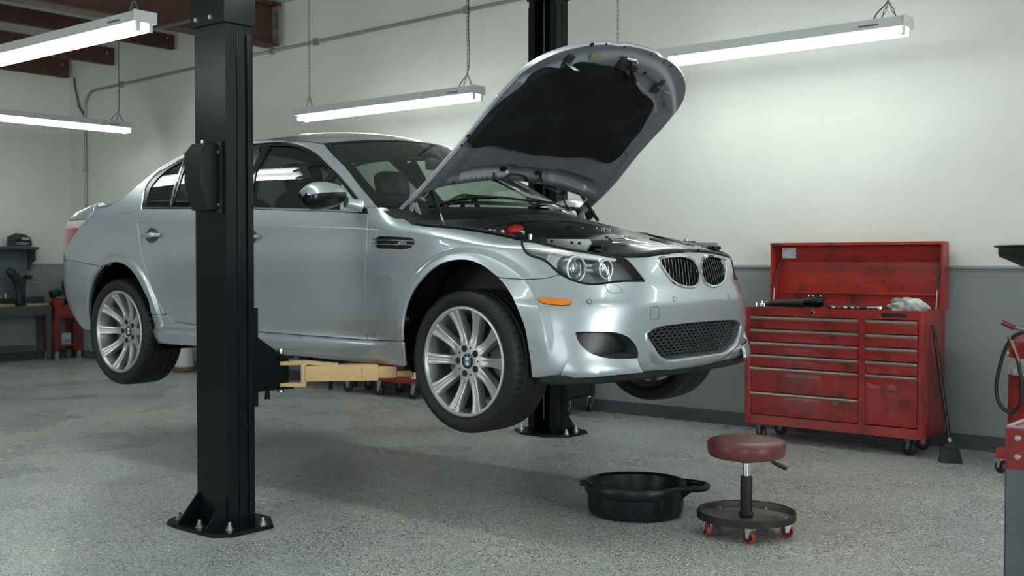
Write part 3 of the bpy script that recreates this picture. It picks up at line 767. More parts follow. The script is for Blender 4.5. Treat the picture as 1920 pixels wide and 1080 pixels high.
# dark backing strips added to stand in for the shade in the panel joints
def seam(pts):
    q = BODY.trace(pts); q = resample(spline(q, 6), .04); return body(q[:, 0], q[:, 1])+BODY.normal(q[:, 0], q[:, 1])*-.010
for pts in (px_door_f, px_door_b, px_door_r, px_door_bot_f, px_door_bot_r, px_seam_fb, px_seam_rb, [(685.7, 637), (755, 641)], [(284, 589.5), (308, 590.5)]):
    mb = MB().tube(seam(pts), .006, 5); mb.build('joint_shade_strip', RUBBER, car); mb.mirror().build('joint_shade_strip', RUBBER, car)
# ================================================================== roof, screens, side glass
def edge3(pts, sdata=False):
    q = np.array(pts) if sdata else BODY.trace(pts)
    q = resample(spline(q, 10), .02); return body(q[:, 0], q[:, 1])
def cross_loft(name, E, C, m, parent, nv=36, p=2.0, thick=0, label=None, flipn=False, edge_in=.0, nu=None):
    """surface between an edge curve E (right side), its mirror, and a centre curve C of equal parameter"""
    E = resample(E, np.sum(np.linalg.norm(np.diff(E, axis=0), axis=1))/40)[:41]; 
    k = len(E); t = np.linspace(0, 1, k); C = np.array(C, float)
    Cs = spline(C, 12); d = np.r_[0, np.cumsum(np.linalg.norm(np.diff(Cs, axis=0), axis=1))]; d /= d[-1]
    Cc = np.c_[tuple(np.interp(t, d, Cs[:, q]) for q in range(3))]
    v = np.linspace(-1, 1, nv+1); w = 1-np.abs(v)**p
    P = np.zeros((k, nv+1, 3))
    P[:, :, 0] = E[:, None, 0]+(Cc[:, 0]-E[:, 0])[:, None]*w; P[:, :, 2] = E[:, None, 2]+(Cc[:, 2]-E[:, 2])[:, None]*w
    P[:, :, 1] = (E[:, 1]+edge_in)[:, None]*(-v)
    mb = MB(); mb.grid(P, flip=flipn)
    o = mb.build(name, m, parent, True, None, label)
    return o, P
rail3 = edge3(RAIL, True)
cp = BODY.trace(px_cpil)
rail_full = np.vstack([RAIL, cp[:3]])
roofE = edge3(rail_full, True)
roof, roofP = cross_loft('roof', roofE, [(-1.13, 0, 1.938), (-1.4, 0, 1.998), (-1.9, 0, 2.032), (-2.3, 0, 2.015), (-2.62, 0, 1.965)], PAINT, car, p=2.3)
roofo = roof
# windscreen
wsE = edge3(px_screen_edge[::-1])
ws, wsP = cross_loft('windscreen', wsE, [(-.34, 0, 1.535), (-.75, 0, 1.765), (-1.125, 0, 1.936)], SCREENGLASS, car, p=2.2, flipn=True)
# black border printed on the glass, as strips lying 1.5 mm above it
def strip(P3, Pin, name, m, parent, up=.0015):
    mb = MB(); mb.grid(np.stack([P3, Pin], 1)); return mb
def frit(P, wu0, wu1, wv, name, parent, lift=.002):
    k, n = P.shape[:2]; mb = MB()
    mb.grid(P[:wu0+1, :]+np.array([0, 0, lift])); mb.grid(P[k-1-wu1:, :]+np.array([0, 0, lift]))
    mb.grid(P[wu0:k-wu1, :wv+1]+np.array([0, 0, lift])); mb.grid(P[wu0:k-wu1, n-1-wv:]+np.array([0, 0, lift]))
    mb.F = [f[::-1] for f in mb.F]
    return mb.build(name, BLACKTRIM, parent)
frit(wsP, 2, 1, 1, 'windscreen_border', ws)
# rear screen and boot deck
rwE = edge3(cp[2:9], True)
rw, rwP = cross_loft('rear_window', rwE, [(-2.625, 0, 1.965), (-3.0, 0, 1.82), (-3.36, 0, 1.665)], SIDEGLASS, car, p=2.4)
dkE = edge3(np.vstack([cp[8:], [(tail_top[0]-.06, float(ZT_R(tail_top[0]-.06))-.010), (-3.9, 1.553), (-4.02, 1.549)]]), True)
dk, dkP = cross_loft('boot_deck', dkE, [(-3.365, 0, 1.66), (-3.7, 0, 1.628), (-4.03, 0, 1.590)], PAINT, trunk, p=2.6)
# lip spoiler on the boot
sp = MB(); yy = np.linspace(-.60, .60, 25); prof = []
for y in yy:
    e = 1-(y/.62)**4; x0 = -3.94-.05*(1-(y/.6)**2); z0 = 1.578+.014*(1-(y/.6)**2)
    prof.append([(x0+.10, y, z0-.01), (x0+.03, y, z0+.012*e), (x0-.045, y, z0+.030*e), (x0-.05, y, z0+.022*e), (x0-.01, y, z0-.02)])
sp.grid(np.array(prof), closed_v=True); sp.build('boot_spoiler', PAINT, trunk)

# ---- side glass: black frame band and glazing on the same surface, set in a little
def side_parts(outer, inner_list, parents, trim_off=-.006, glass_off=-.012, gm=None):
    td = panel_data(BODY, outer, inner_list, gap=.001, flange=.012, step=.05, off=trim_off, hole_flange=.008)
    for par, dd in zip(parents, (td, mirror_data(td))): panel('window_trim', dd, BLACKTRIM, par)
    for L in inner_list:
        gd = panel_data(BODY, L, gap=-.003, flange=0, step=.05, off=glass_off)
        for par, dd in zip(parents, (gd, mirror_data(gd))): panel('window_glass', dd, gm or SIDEGLASS, par)
dlo_f = loop(BODY, [('p', px_dlo_f), ('pl', [(684, 389.5), (689, 399.6)]), ('p', px_belt_f[::-1]), ('pl', [(453, 391), (460, 330), (470, 266)])])
gl_f = loop(BODY, [('p', [(486.7, 273.8), (510, 272), (543, 273), (563, 277.5), (583, 287.5), (602, 304), (620, 319), (632, 333)]), ('pl', [(632, 333), (640, 343), (636, 360), (634, 392)]), ('pl', [(634, 392), (560, 389.5), (469, 387)]), ('pl', [(469, 387), (477, 330), (486.7, 273.8)])])
side_parts(dlo_f, [gl_f], (fdoor_r, fdoor_l), gm=FRONTGLASS)
dlo_r = loop(BODY, [('p', px_dlo_r), ('pl', [(470, 266), (460, 330), (453, 391)]), ('pl', [(453, 391), (360, 391), (264.2, 391)])])
gl_r = loop(BODY, [('p', [(351, 298.5), (380, 288), (420, 278), (458, 273.5)]), ('pl', [(458, 273.5), (448, 330), (441, 387)]), ('pl', [(441, 387), (322, 388.5)]), ('pl', [(322, 388.5), (333, 350), (351, 298.5)])])
gl_q = loop(BODY, [('p', [(275, 388.5), (275.5, 370), (279, 355), (288, 340), (303, 325), (320, 312.5), (341, 302)]), ('pl', [(341, 302), (325, 348), (314.5, 388.5)]), ('pl', [(314.5, 388.5), (275, 388.5)])])
side_parts(dlo_r, [gl_r, gl_q], (rdoor_r, rdoor_l))
def on_body_tube(pts, r, off, n=6, s=False):
    q = np.array(pts) if s else BODY.trace(pts)
    q = resample(spline(q, 8), .03); P = body(q[:, 0], q[:, 1])+BODY.normal(q[:, 0], q[:, 1])*off
    return MB().tube(P, r, n)
for pts, par in ((px_belt_f[:3]+[(672, 398)], (fdoor_r, fdoor_l)), ([(266, 390.3), (360, 390.3), (451, 390.3)], (rdoor_r, rdoor_l))):
    mb = on_body_tube([(x, y-1.2) for x, y in pts], .005, .001)
    mb.build('belt_moulding', CHROME, par[0]); mb.mirror().build('belt_moulding', CHROME, par[1])
mb = on_body_tube([(344, 301), (329, 347), (318.3, 388)], .004, -.004); mb.build('window_divider', CHROME, rdoor_r); mb.mirror().build('window_divider', CHROME, rdoor_l)
for off, pts in ((-.004, px_dlo_f), (-.004, px_dlo_r)):
    mb = on_body_tube([(x, y+1.0) for x, y in pts], .0018, off)
    par = (fdoor_r, fdoor_l) if pts is px_dlo_f else (rdoor_r, rdoor_l)
    mb.build('window_moulding', CHROME, par[0]); mb.mirror().build('window_moulding', CHROME, par[1])
# mirror triangle plate
tri = loop(BODY, [('pl', [(640, 344), (678, 396.5)]), ('pl', [(678, 396.5), (637, 395.5)]), ('pl', [(637, 395.5), (637.5, 362), (640, 344)])], .015)
td = panel_data(BODY, tri, gap=.001, flange=.006, step=.02, off=-.002); panel('mirror_base_plate', td, PAINT, fdoor_r); panel('mirror_base_plate', mirror_data(td), PAINT, fdoor_l)

# ---- door mirrors
def mirror_part(sgn, par):
    c = np.array([-.80, -1.055, 1.565]); rx, ry, rz = .088, .150, .070
    yawm = math.radians(12)
    nu, nv = 28, 20; P = np.zeros((nu, nv, 3))
    for i in range(nu):
        a = 2*PI*i/nu
        for j in range(nv):
            t = PI*j/(nv-1)-PI/2
            ct, st = math.cos(t), math.sin(t)
            y = -st*ry                                  # along the mirror, outer end first
            taper = (max(ct, 0)**.62)
            x = math.cos(a)*rx*taper; z = math.sin(a)*rz*taper*(1.0+.10*st)+(-.012*st)
            if x < 0: x *= .45
            P[i, j] = (x, -y*-1, z)
    Rz = np.array(Matrix.Rotation(yawm, 3, 'Z'))
    P = P@Rz.T+c
    P[..., 1] = P[..., 1]
    full = MB().grid(P, closed_u=True)
    V = np.array(full.V); up = []; dn = []
    for f in full.F:
        q = V[f]; zz = q[:, 2].mean()-c[2]; yy = q[:, 1].mean()-c[1]
        (up if zz > .012+.10*(yy) else dn).append(f)
    A = MB(); A.V = full.V; A.F = up; B = MB(); B.V = full.V; B.F = dn
    st = MB().tube([(-.735, -.955, 1.535), (-.722, -.905, 1.525), (-.712, -.875, 1.52)], [.028, .028, .034], 14)
    gls = MB(); ring = [(c[0]-.028, c[1]+.115*math.cos(a), c[2]+.05*math.sin(a)) for a in np.linspace(0, 2*PI, 24, endpoint=False)]
    gls.V = [list(c+np.array([-.041, 0, 0]))]+[list(np.array(p)+np.array([-.012, 0, 0])) for p in ring]; gls.F = [[0, 1+(i+1) % 24, 1+i] for i in range(24)]
    if sgn > 0: A, B, st, gls = A.mirror(), B.mirror(), st.mirror(), gls.mirror()
    m = A.build('door_mirror', PAINT, car); B.build('mirror_lower_shell', BLACKTRIM, m); st.build('mirror_stalk', PAINT, m); gls.build('mirror_glass', CHROME, m)
mirror_part(-1, fdoor_r); mirror_part(1, fdoor_l)

# ---- door handles
def handle(pxs, par):
    c = BODY.trace([pxs])[0]
    ring = [(c[0]+.075*math.cos(a), c[1]+.046*math.sin(a)) for a in np.linspace(0, 2*PI, 28, endpoint=False)]
    d = panel_data(BODY, np.array(ring), gap=0, flange=0, step=.02, off=.0012)
    dk_ = mat('handle_recess', (.10, .115, .12), .35, .7)
    q = np.linspace(-.105, .105, 15); P = body(c[0]+q, np.full(15, c[1]))+BODY.normal(c[0]+q, np.full(15, c[1]))*(.010+.030*(1-(q/.105)**4))[:, None]
    h = MB(); rr = .0135*(1-.35*np.abs(q/.105)**3)
    prof = []
    for p, r in zip(P, rr):
        prof.append([p+np.array([0, .55*r*math.cos(a), 1.0*r*math.sin(a)]) for a in np.linspace(0, 2*PI, 12, endpoint=False)])
    h.grid(np.array(prof), closed_v=True)
    for k, (dd, hh) in enumerate(((d, h), (mirror_data(d), h.mirror()))):
        o = hh.build('door_handle', PAINT, par[k]); 
        panel('handle_recess', dd, dk_, par[k])
handle((285, 441.5), (rdoor_r, rdoor_l)); handle((466, 444.5), (fdoor_r, fdoor_l))
# ================================================================== lamps, grilles, badges
def loft_loops(A, B, flip=False):
    """band between two closed 3-D loops of equal length"""
    mb = MB(); n = len(A); mb.V = np.vstack([A, B]).tolist()
    mb.F = [[i, (i+1) % n, n+(i+1) % n, n+i] for i in range(n)]
    if flip: mb.F = [f[::-1] for f in mb.F]
    return mb
def at_off(L, off):
    return body(L[:, 0], L[:, 1])+BODY.normal(L[:, 0], L[:, 1])*off
def text_mesh(txt, size):
    cu = bpy.data.curves.new('txt', 'FONT'); cu.body = txt; cu.size = size; cu.extrude = .0006; cu.align_x = 'CENTER'; cu.align_y = 'CENTER'
    o = bpy.data.objects.new('txt', cu); COL.objects.link(o)
    dg = bpy.context.evaluated_depsgraph_get(); me = o.evaluated_get(dg).to_mesh()
    V = np.array([tuple(v.co) for v in me.vertices]); F = [list(p.vertices) for p in me.polygons]
    o.evaluated_get(dg).to_mesh_clear(); bpy.data.objects.remove(o); bpy.data.curves.remove(cu)
    return V, F
LAMPDARK = mat('headlamp_housing', (.15, .17, .19), .28, .4)
LAMPCHR = mat('headlamp_reflector', (.72, .73, .73), .25, .35, noise=(240, .9, (.16, .16, .17)), bump=(160, .6))
SATIN = mat('satin_silver_trim', (.80, .81, .79), .30, .2)
LENSG = mat('projector_lens', (.50, .54, .58), .04, .85)
HALO = mat('halo_ring', (.80, .83, .84), .12, .3)
px_hl_top = [(979.4, 449.6), (1001.7, 452), (1029, 458.5), (1071, 467.5), (1113, 474), (1140, 479), (1160, 482.3)]
hl = loop(BODY, [('p', px_hl_top), ('p', px_hl_in[::-1]), ('p', px_hl_low2[::-1]), ('p', px_hl_low1)], .012)
strip_l = loop(BODY, [('p', [(981, 451), (1002, 453.3), (1029, 459.5), (1071, 468.5), (1113, 475), (1157, 483)]), ('p', [(1157, 487), (1120, 484.5), (1071, 479), (1029, 470), (1000, 463.5), (982, 459.5)])], .012)
rib_l = loop(BODY, [('pl', [(984, 462), (1024, 470.5), (1023, 488)]), ('p', [(1023, 488), (1012, 483), (998, 478.5), (989, 472), (984, 462)])], .012)
turn_l = loop(BODY, [('p', [(1026, 471.5), (1055, 476), (1072, 482), (1076, 495)]), ('p', [(1076, 495), (1073, 514), (1068, 521)]), ('p', [(1068, 521), (1054, 512), (1040, 500), (1026, 489)])], .012)
def head_lamp(sgn):
    def fix(mb): return mb if sgn < 0 else mb.mirror()
    def pd(d): return d if sgn < 0 else mirror_data(d)
    lens = panel('headlight', pd(panel_data(BODY, hl, gap=.004, flange=.0, step=.02, off=.001)), CLEAR, car)
    panel('lamp_housing', pd(panel_data(BODY, hl, gap=.003, flange=0, step=.03, off=-.055)), LAMPDARK, lens)
    ring = loft_loops(at_off(hl, .001), at_off(offset_poly(hl, .003), -.06), True); fix(ring).build('lamp_gasket', RUBBER, lens)
    q = at_off(offset_poly(hl, .002), .0); fix(MB().tube(q, .0055, 6, closed=True)).build('lamp_seal', RUBBER, lens)
    panel('brightwork_strip', pd(panel_data(BODY, strip_l, gap=0, flange=.02, step=.015, off=-.006)), SATIN, lens)
    panel('rib_reflector', pd(panel_data(BODY, rib_l, gap=0, flange=.01, step=.012, off=-.024)), mat('rib_base_grey', (.30, .31, .31), .4, .3), lens)  # darker base behind the bright ribs
    for k in range(4):
        y0 = 465.5+k*4.2
        xa = 986+k*3.4; rb = on_body_tube([(xa, y0), (1004+k, y0+3.6), (1023, y0+7)], .0028, -.019); fix(rb).build('lens_rib', CHROME, lens)
    panel('indicator_reflector', pd(panel_data(BODY, turn_l, gap=0, flange=.02, step=.012, off=-.028)), LAMPCHR, lens)
    for (px, r, din) in (((1085, 504), .062, .022), ((1139, 505), .046, .016)):
        s_, z_ = BODY.trace([px])[0]; P0 = body(s_, z_)+np.array([-din, .010, 0])
        Mx = Matrix.Translation(P0)@Matrix.Rotation(math.radians(-10), 4, 'Z')@Matrix.Rotation(PI/2, 4, 'Y')
        b1 = MB().lathe([(r*.98, -.06), (r, -.004), (r*.97, 0), (r*.90, 0), (r*.86, -.006), (r*.74, -.03)], 36, M=Mx)
        fix(b1).build('lamp_bezel', LAMPDARK, lens)
        h1 = MB(); th = np.linspace(0, 2*PI, 36, endpoint=False); M3 = np.array(Mx)
        ring3 = [(M3@np.array([r*.90*math.cos(a), r*.90*math.sin(a), .002, 1]))[:3] for a in th]; h1.tube(ring3, r*.085, 6, closed=True); fix(h1).build('halo_ring', HALO, lens)
        ring4 = [(M3@np.array([r*.66*math.cos(a), r*.66*math.sin(a), -.012, 1]))[:3] for a in th]; fix(MB().tube(ring4, r*.07, 6, closed=True)).build('chrome_ring', CHROME, lens)
        b2 = MB().lathe([(r*.60, -.03), (r*.58, -.018)]+[(r*.58*math.cos(t), -.018+r*.38*math.sin(t)) for t in np.linspace(.1, PI/2-.01, 8)]+[(0, -.018+r*.38)], 28, M=Mx)
        fix(b2).build('projector_lens', LENSG, lens)
    a1, a2 = BODY.trace([(1101, 498)])[0], BODY.trace([(1130, 499)])[0]
    for dz in (0, -.022):
        P = np.array([body(a1[0], a1[1]+dz), body(a2[0], a2[1]+dz)])+np.array([-.035, .02, 0]); fix(MB().tube(P, .008, 8)).build('bridge_bar', LAMPCHR, lens)
head_lamp(-1); head_lamp(1)
# kidney grilles
GRBLACK = mat('grille_black', (.006, .007, .008), .35)
def kidney(sgn):
    def fix(mb): return mb if sgn < 0 else mb.mirror()
    def pd(d): return d if sgn < 0 else mirror_data(d)
    A, B, C_, D = at_off(kid, .001), at_off(offset_poly(kid, .005), .008), at_off(offset_poly(kid, .014), .004), at_off(offset_poly(kid, .018), -.042)
    fr = loft_loops(A, B); 
    for P, Q in ((B, C_), (C_, D)):
        q = loft_loops(P, Q); fr.add(q.V, q.F)
    root = fix(fr).build('kidney_grille', CHROME, car, label='chrome-framed kidney grille with upright slats')
    panel('grille_backing', pd(panel_data(BODY, kid, gap=.014, flange=0, step=.04, off=-.040)), GRBLACK, root)
    inner = offset_poly(kid, .016); s0, s1 = inner[:, 0].min(), inner[:, 0].max(); n = 11
    for k in range(n):
        s = s0+(s1-s0)*(k+.6)/(n+.2)
        zz = []
        for a, b in zip(inner, np.roll(inner, -1, 0)):
            if (a[0]-s)*(b[0]-s) <= 0 and a[0] != b[0]: zz.append(a[1]+(b[1]-a[1])*(s-a[0])/(b[0]-a[0]))
        if len(zz) < 2: continue
        z = np.linspace(min(zz), max(zz), 7); sl = s+.010*(z-1.19)/.08
        F_ = at_off(np.c_[sl, z], -.010); R_ = at_off(np.c_[sl, z], -.034); t = at_off(np.c_[sl+.0011, z], -.010)-F_
        P = np.stack([F_-t, F_+t, R_+t, R_-t], 1)
        fix(MB().grid(P, closed_v=True)).build('grille_slat', mat('slat_chrome', (.42, .43, .44), .18, 1.0), root)
kidney(-1); kidney(1)
# centre air intake: backing, walls and honeycomb
gr_half = loop(BODY, [('p', px_gr_l), ('s', [s_gt, ((SMAX+s_gt[0])/2, gz_top), (SMAX, gz_top)]), ('sl', [(SMAX, gz_top), (SMAX, gz_bot)]), ('s', [(SMAX, gz_bot), ((SMAX+s_gr[0])/2, gz_bot+.001), s_gr]), ('p', px_gr_b[::-1])], .02)
gd = panel_data(BODY, gr_half, gap=0, flange=0, step=.05, off=-.075)
gback = panel('lower_grille', join_data(gd, mirror_data(gd)), GRBLACK, bumper)
wall_pts = np.array([p for p in gr_half if abs(p[0]-SMAX) > 1e-3]); 
k0 = int(np.argmin([p[1] if p[0] > SMAX-.05 else 9 for p in gr_half])); gw = np.roll(gr_half, -k0, 0); gw = gw[np.abs(gw[:, 0]-SMAX) > 1e-4]
gw = np.vstack([[SMAX, gz_bot], gw[np.argsort([0]*len(gw), kind='stable')], [SMAX, gz_top]])
gb = MB(); 
wl_ = np.stack([at_off(gr_half, -.004), at_off(gr_half, -.078)], 1)
for i in range(len(gr_half)):
    j = (i+1) % len(gr_half)
    if abs(gr_half[i][0]-SMAX) < 1e-3 and abs(gr_half[j][0]-SMAX) < 1e-3: continue
    gb.add([wl_[i, 0], wl_[j, 0], wl_[j, 1], wl_[i, 1]], [[0, 1, 2, 3]])
gm_ = gb.mirror(); gb.add(gm_.V, gm_.F); gb.build('intake_wall', mat('intake_dark_silver', (.20, .22, .235), .4, .6), bumper)
# proud painted lip framing the lower grille
gq = [p for p in gr_half if not abs(p[0]-SMAX) < 1e-3]
kk = int(np.argmax([np.linalg.norm(np.array(gq[i])-np.array(gq[i-1])) for i in range(len(gq))])); gq = np.array(gq[kk:]+gq[:kk])
if gq[0][1] > gq[-1][1]: gq = gq[::-1]                      # from the bottom middle outwards and up
gq = gq[:int(len(gq)*.62)]; gq = np.vstack([[SMAX, gz_bot], gq]); gq = resample(spline(gq[::3], 6), .015)
tg = np.gradient(gq, axis=0); tg /= np.linalg.norm(tg, axis=1, keepdims=True); on = np.c_[tg[:, 1], -tg[:, 0]]
cen = np.array([SMAX, (gz_top+gz_bot)/2])
if np.mean(np.sum(on*(gq-cen), 1)) < 0: on = -on
on[0] = (0, on[0][1])
w_ = (sm(np.linspace(1, 0, len(gq))/.35))[:, None]
lipP = np.stack([at_off(gq, -.012), at_off(gq+on*.001, .0)+BODY.normal(gq[:, 0], gq[:, 1])*.012*w_, at_off(gq+on*.009*w_, 0)+BODY.normal(gq[:, 0], gq[:, 1])*.014*w_, at_off(gq+on*.024*w_, 0)+BODY.normal(gq[:, 0], gq[:, 1])*.007*w_, at_off(gq+on*.045*w_, -.0005)], 1)
lm = MB().grid(lipP); lm2 = lm.mirror(); lm.add(lm2.V, lm2.F); lm.build('grille_lip', PAINT, bumper, angle=80)
def honeycomb(sgn_list):
    px_, pz_ = .040, .0195; verts = {}; F = []; V = []
    def vid(x, z, o, sg):
        x = min(x, SMAX); k = (round(x, 4), round(z, 4), o, sg if x < SMAX-1e-4 else 0)
        if k not in verts:
            P = at_off(np.array([[x, z]]), -.030 if o == 0 else -.042)[0].copy()
            if sg > 0: P[1] *= -1
            verts[k] = len(V); V.append(P)
        return verts[k]
    lim = offset_poly(gr_half, .006)
    for sg in sgn_list:
        for r in range(14):
            for c in range(30):
                cx = SMAX-(c+(.5 if r % 2 else 0))*px_; cz = gz_bot-.02+r*pz_*.82
                hexo = [(cx+px_/2*math.cos(a)*1.1547*.98, cz+pz_*.55*math.sin(a)) for a in (PI/6, PI/2, 5*PI/6, 7*PI/6, 3*PI/2, 11*PI/6)]
                hexo = [(cx+px_/2*sx, cz+pz_*sz) for sx, sz in ((1, .27), (0, .55), (-1, .27), (-1, -.27), (0, -.55), (1, -.27))]
                if cx > SMAX+1e-6 or not inside(np.array([[min(cx, SMAX-.001), cz]]), gr_half)[0]: continue
                hexi = [(cx+(x-cx)*.80, cz+(z-cz)*.76) for x, z in hexo]
                if cx > SMAX-px_*.4: hexo = [(min(x, SMAX), z) for x, z in hexo]; hexi = [(min(x, SMAX), z) for x, z in hexi]
                oi = [vid(x, z, 0, sg) for x, z in hexo]; ii = [vid(x, z, 0, sg) for x, z in hexi]; ib = [vid(x, z, 1, sg) for x, z in hexi]
                for k in range(6):
                    j = (k+1) % 6
                    for q in ([oi[k], oi[j], ii[j], ii[k]], [ii[k], ii[j], ib[j], ib[k]]):
                        q2 = list(dict.fromkeys(q))
                        if len(q2) >= 3: F.append(q2 if sg < 0 else q2[::-1])
    mb = MB(); mb.V = [list(v) for v in V]; mb.F = F; return mb
hc = honeycomb((-1, 1)).build('honeycomb_mesh', mat('honeycomb_plastic', (.045, .05, .053), .32), bumper, False); hc['kind'] = 'stuff'
# side intakes: dark duct
for dd_s in (-1, 1):
    d = panel_data(BODY, intake, gap=-.004, flange=0, step=.03, off=-.075); panel('side_intake', d if dd_s < 0 else mirror_data(d), GRBLACK, bumper)
    w = loft_loops(at_off(intake, -.012), at_off(offset_poly(intake, .004), -.078)); (w if dd_s < 0 else w.mirror()).build('intake_wall', mat('intake_wall_dark', (.10, .115, .125), .45, .4), bumper)
# side markers, sensors, covers
AMBER = mat('amber_lens', (.75, .20, .008), .15, coat=1.0)
mk = loop(BODY, [('p', [(1008.5, 561), (1012, 559), (1030, 559.3), (1055, 561), (1067, 562.8), (1071.3, 566), (1069, 570), (1062, 572), (1040, 571.5), (1020, 568.5), (1012, 565), (1008.5, 561)])], .008)
for sg in (-1, 1):
    f = (lambda d: d) if sg < 0 else mirror_data
    o = panel('side_marker_lamp', f(panel_data(BODY, mk, gap=.0, flange=.004, step=.012, off=.0035)), AMBER, car, 'amber side marker lens')
    t = MB().tube(at_off(mk, .001), .0022, 5, closed=True); (t if sg < 0 else t.mirror()).build('lens_rim', RUBBER, o)
def patch(name, pxs, par, sides=(-1, 1), r=.0012, smooth_=True, raise_=.0008):
    L = loop(BODY, [('p' if smooth_ else 'pl', pxs)], .006)
    for sg in sides:
        f = (lambda d: d) if sg < 0 else mirror_data
        o = panel(name, f(panel_data(BODY, L, gap=.0012, flange=0, step=.03, off=raise_)), PAINT, par)
        t = MB().tube(at_off(L, .0002), r, 5, closed=True); (t if sg < 0 else t.mirror()).build('joint_line', RUBBER, o)
def circ(cx, cy, rx, ry): return [(cx+rx*math.cos(a), cy+ry*math.sin(a)) for a in np.linspace(0, 2*PI, 17)]
patch('parking_sensor', circ(1105, 565.5, 4.0, 4.6), bumper); patch('parking_sensor', circ(1264.5, 561, 2.8, 4.4), bumper)
patch('washer_cover', [(1134, 536), (1140, 534.6), (1155, 534.3), (1158, 536), (1165, 543), (1167.5, 547.5), (1164, 549), (1145, 548.8), (1141, 546.5), (1136, 540), (1134, 536)], bumper)
patch('tow_eye_cover', [(1219.5, 580), (1221, 577), (1234, 576), (1236, 579), (1235.5, 594), (1234, 597), (1221, 598.3), (1219.5, 595), (1219.5, 580)], bumper, (-1,))
# fender vents with two bars and lettering
WHITEP = mat('white_print', (.75, .76, .75), .5)
for sg, par in ((-1, fend_r), (1, fend_l)):
    f = (lambda d: d) if sg < 0 else mirror_data
    v = panel('fender_vent', f(panel_data(BODY, vent_hole, gap=-.002, flange=0, step=.03, off=-.016)), GRBLACK, par)
for pts in ([(699.8, 449), (740, 450.3), (779, 452.7)], [(699.2, 457), (740, 458.3), (774.5, 460.2)]):
    mb = on_body_tube(pts, .0032, .003); mb.build('vent_bar', CHROME, fend_r); mb.mirror().build('vent_bar', CHROME, fend_l)
tv, tf = text_mesh('AE010', .021); c_ = BODY.trace([(752.5, 455.6)])[0]; cP = body(*c_)+np.array([0, .006, 0])
V3 = np.c_[tv[:, 0]*1.05+cP[0], np.full(len(tv), cP[1])-tv[:, 2], tv[:, 1]+cP[2]-tv[:, 0]*.0]
mbt = MB().add(V3, tf); mbt.build('vent_lettering', WHITEP, fend_r, False)
mbt2 = MB().add(np.c_[2*cP[0]-V3[:, 0], -V3[:, 1], V3[:, 2]], tf); mbt2.build('vent_lettering', WHITEP, fend_l, False)
# side repeaters
rp = loop(BODY, [('p', [(703.5, 515.5), (706, 512.8), (720, 512.8), (735.5, 514), (735, 516.5), (730, 520.5), (724, 522), (712, 520.5), (705, 518), (703.5, 515.5)])], .006)
for sg, par in ((-1, fend_r), (1, fend_l)):
    f = (lambda d: d) if sg < 0 else mirror_data
    panel('side_repeater', f(panel_data(BODY, rp, gap=0, flange=.004, step=.01, off=.004)), mat('repeater_lens', (.50, .47, .40), .15, .5, coat=1.0), par)

# ================================================================== hood
HP = [0.764, -0.557, 1.502, 0.085, 0.027, 0.209, -0.163]; HE = ([0, .3, .6, .8, .9], [.757, .755, .731, .735, .724]); HLM, HK = 1.248, 2.056
def hood_n(l, y):
    return (HP[3]+(HP[4]-HP[3])*l/1.1)*(1-(y/.79)**2)-HP[5]*np.maximum(l-.5, 0)**2+HP[6]*l*(1.1-l)
def hood_at(l, y, dn=0.0):
    l, y = np.broadcast_arrays(np.asarray(l, float), np.asarray(y, float)); n = hood_n(l, y)+dn
    c, s = math.cos(HP[0]), math.sin(HP[0])
    return np.stack([HP[1]+l*c-n*s, y, HP[2]+l*s+n*c], -1)
ry_ = np.array([0, .19, .34, .52, .66, .70, .735, .757]); rl_ = np.array([.232, .228, .218, .196, .178, .162, .08, 0])
def rear_l(y): return hermite_interp(np.minimum(np.abs(y), .757), ry_, rl_)
def pad_dist(l, y):
    """smooth measure: 1 inside the middle field, 0 at the rim of the hood"""
    ye = hermite_interp(np.clip(l, 0, .9), *HE)
    return np.minimum(np.minimum((ye-np.abs(y))/.20, (1.22-.30*(np.abs(y)/.72)**2.2-l)/.20), (l-rear_l(y)+.01)/.16)
def inner_depth(l, y):
    """how far the inner pressing lies under the skin"""
    p = np.clip(pad_dist(l, y), 0, 1)
    rim = .020+.026*sm(p/.30)-.018*sm((p-.42)/.22)+.012*sm((p-.75)/.2)
    rear = 0
    front = .010*np.exp(-((np.hypot((l-1.02)*1.3, y*.55)-.10)/.05)**2)
    ledge = .018*sm((np.abs(y)-.60)/.03)*(1-sm((np.abs(y)-.66)/.03))*sm((l-.15)/.1)*sm((.9-l)/.1)
    e = l-rear_l(y)
    pocket = .024*sm((e-.055)/.025)*sm((.150-e)/.025)*sm((np.abs(y)-.16)/.03)*sm((.56-np.abs(y))/.03)
    return np.minimum(rim+rear+front, .047)-pocket
hoodU = lambda l, y: hood_at(l, y, -.03)
HOODS = Surf(lambda l, y: hood_at(l, y, -.03), (-.05, 1.30), (-.80, .80), 160, 160, under=False)
HOODS.face[:] = True
def hood_half():
    l = np.linspace(0, .9, 50); y = hermite_interp(l, *HE)
    a = np.linspace(0, PI/2, 40)[1:]
    yf = HE[1][-1]*np.cos(a)**(2/HK); lf = .9+(HLM-.9)*np.sin(a)**(2/HK)
    # the small notch of the front edge beside the middle
    lf = lf-.010*np.exp(-((yf-.20)/.035)**2)
    return np.r_[l, lf], np.r_[y, yf]
hl_l, hl_y = hood_half()
rearL = hermite_interp(np.linspace(0, .757, 30), ry_, rl_); rearY = np.linspace(0, .757, 30)
half = np.vstack([resample(np.c_[rearL, rearY], .02), resample(np.c_[hl_l, hl_y], .02)[1:]])
hood_poly = np.vstack([half, (half*np.array([1, -1]))[::-1][1:-1]])
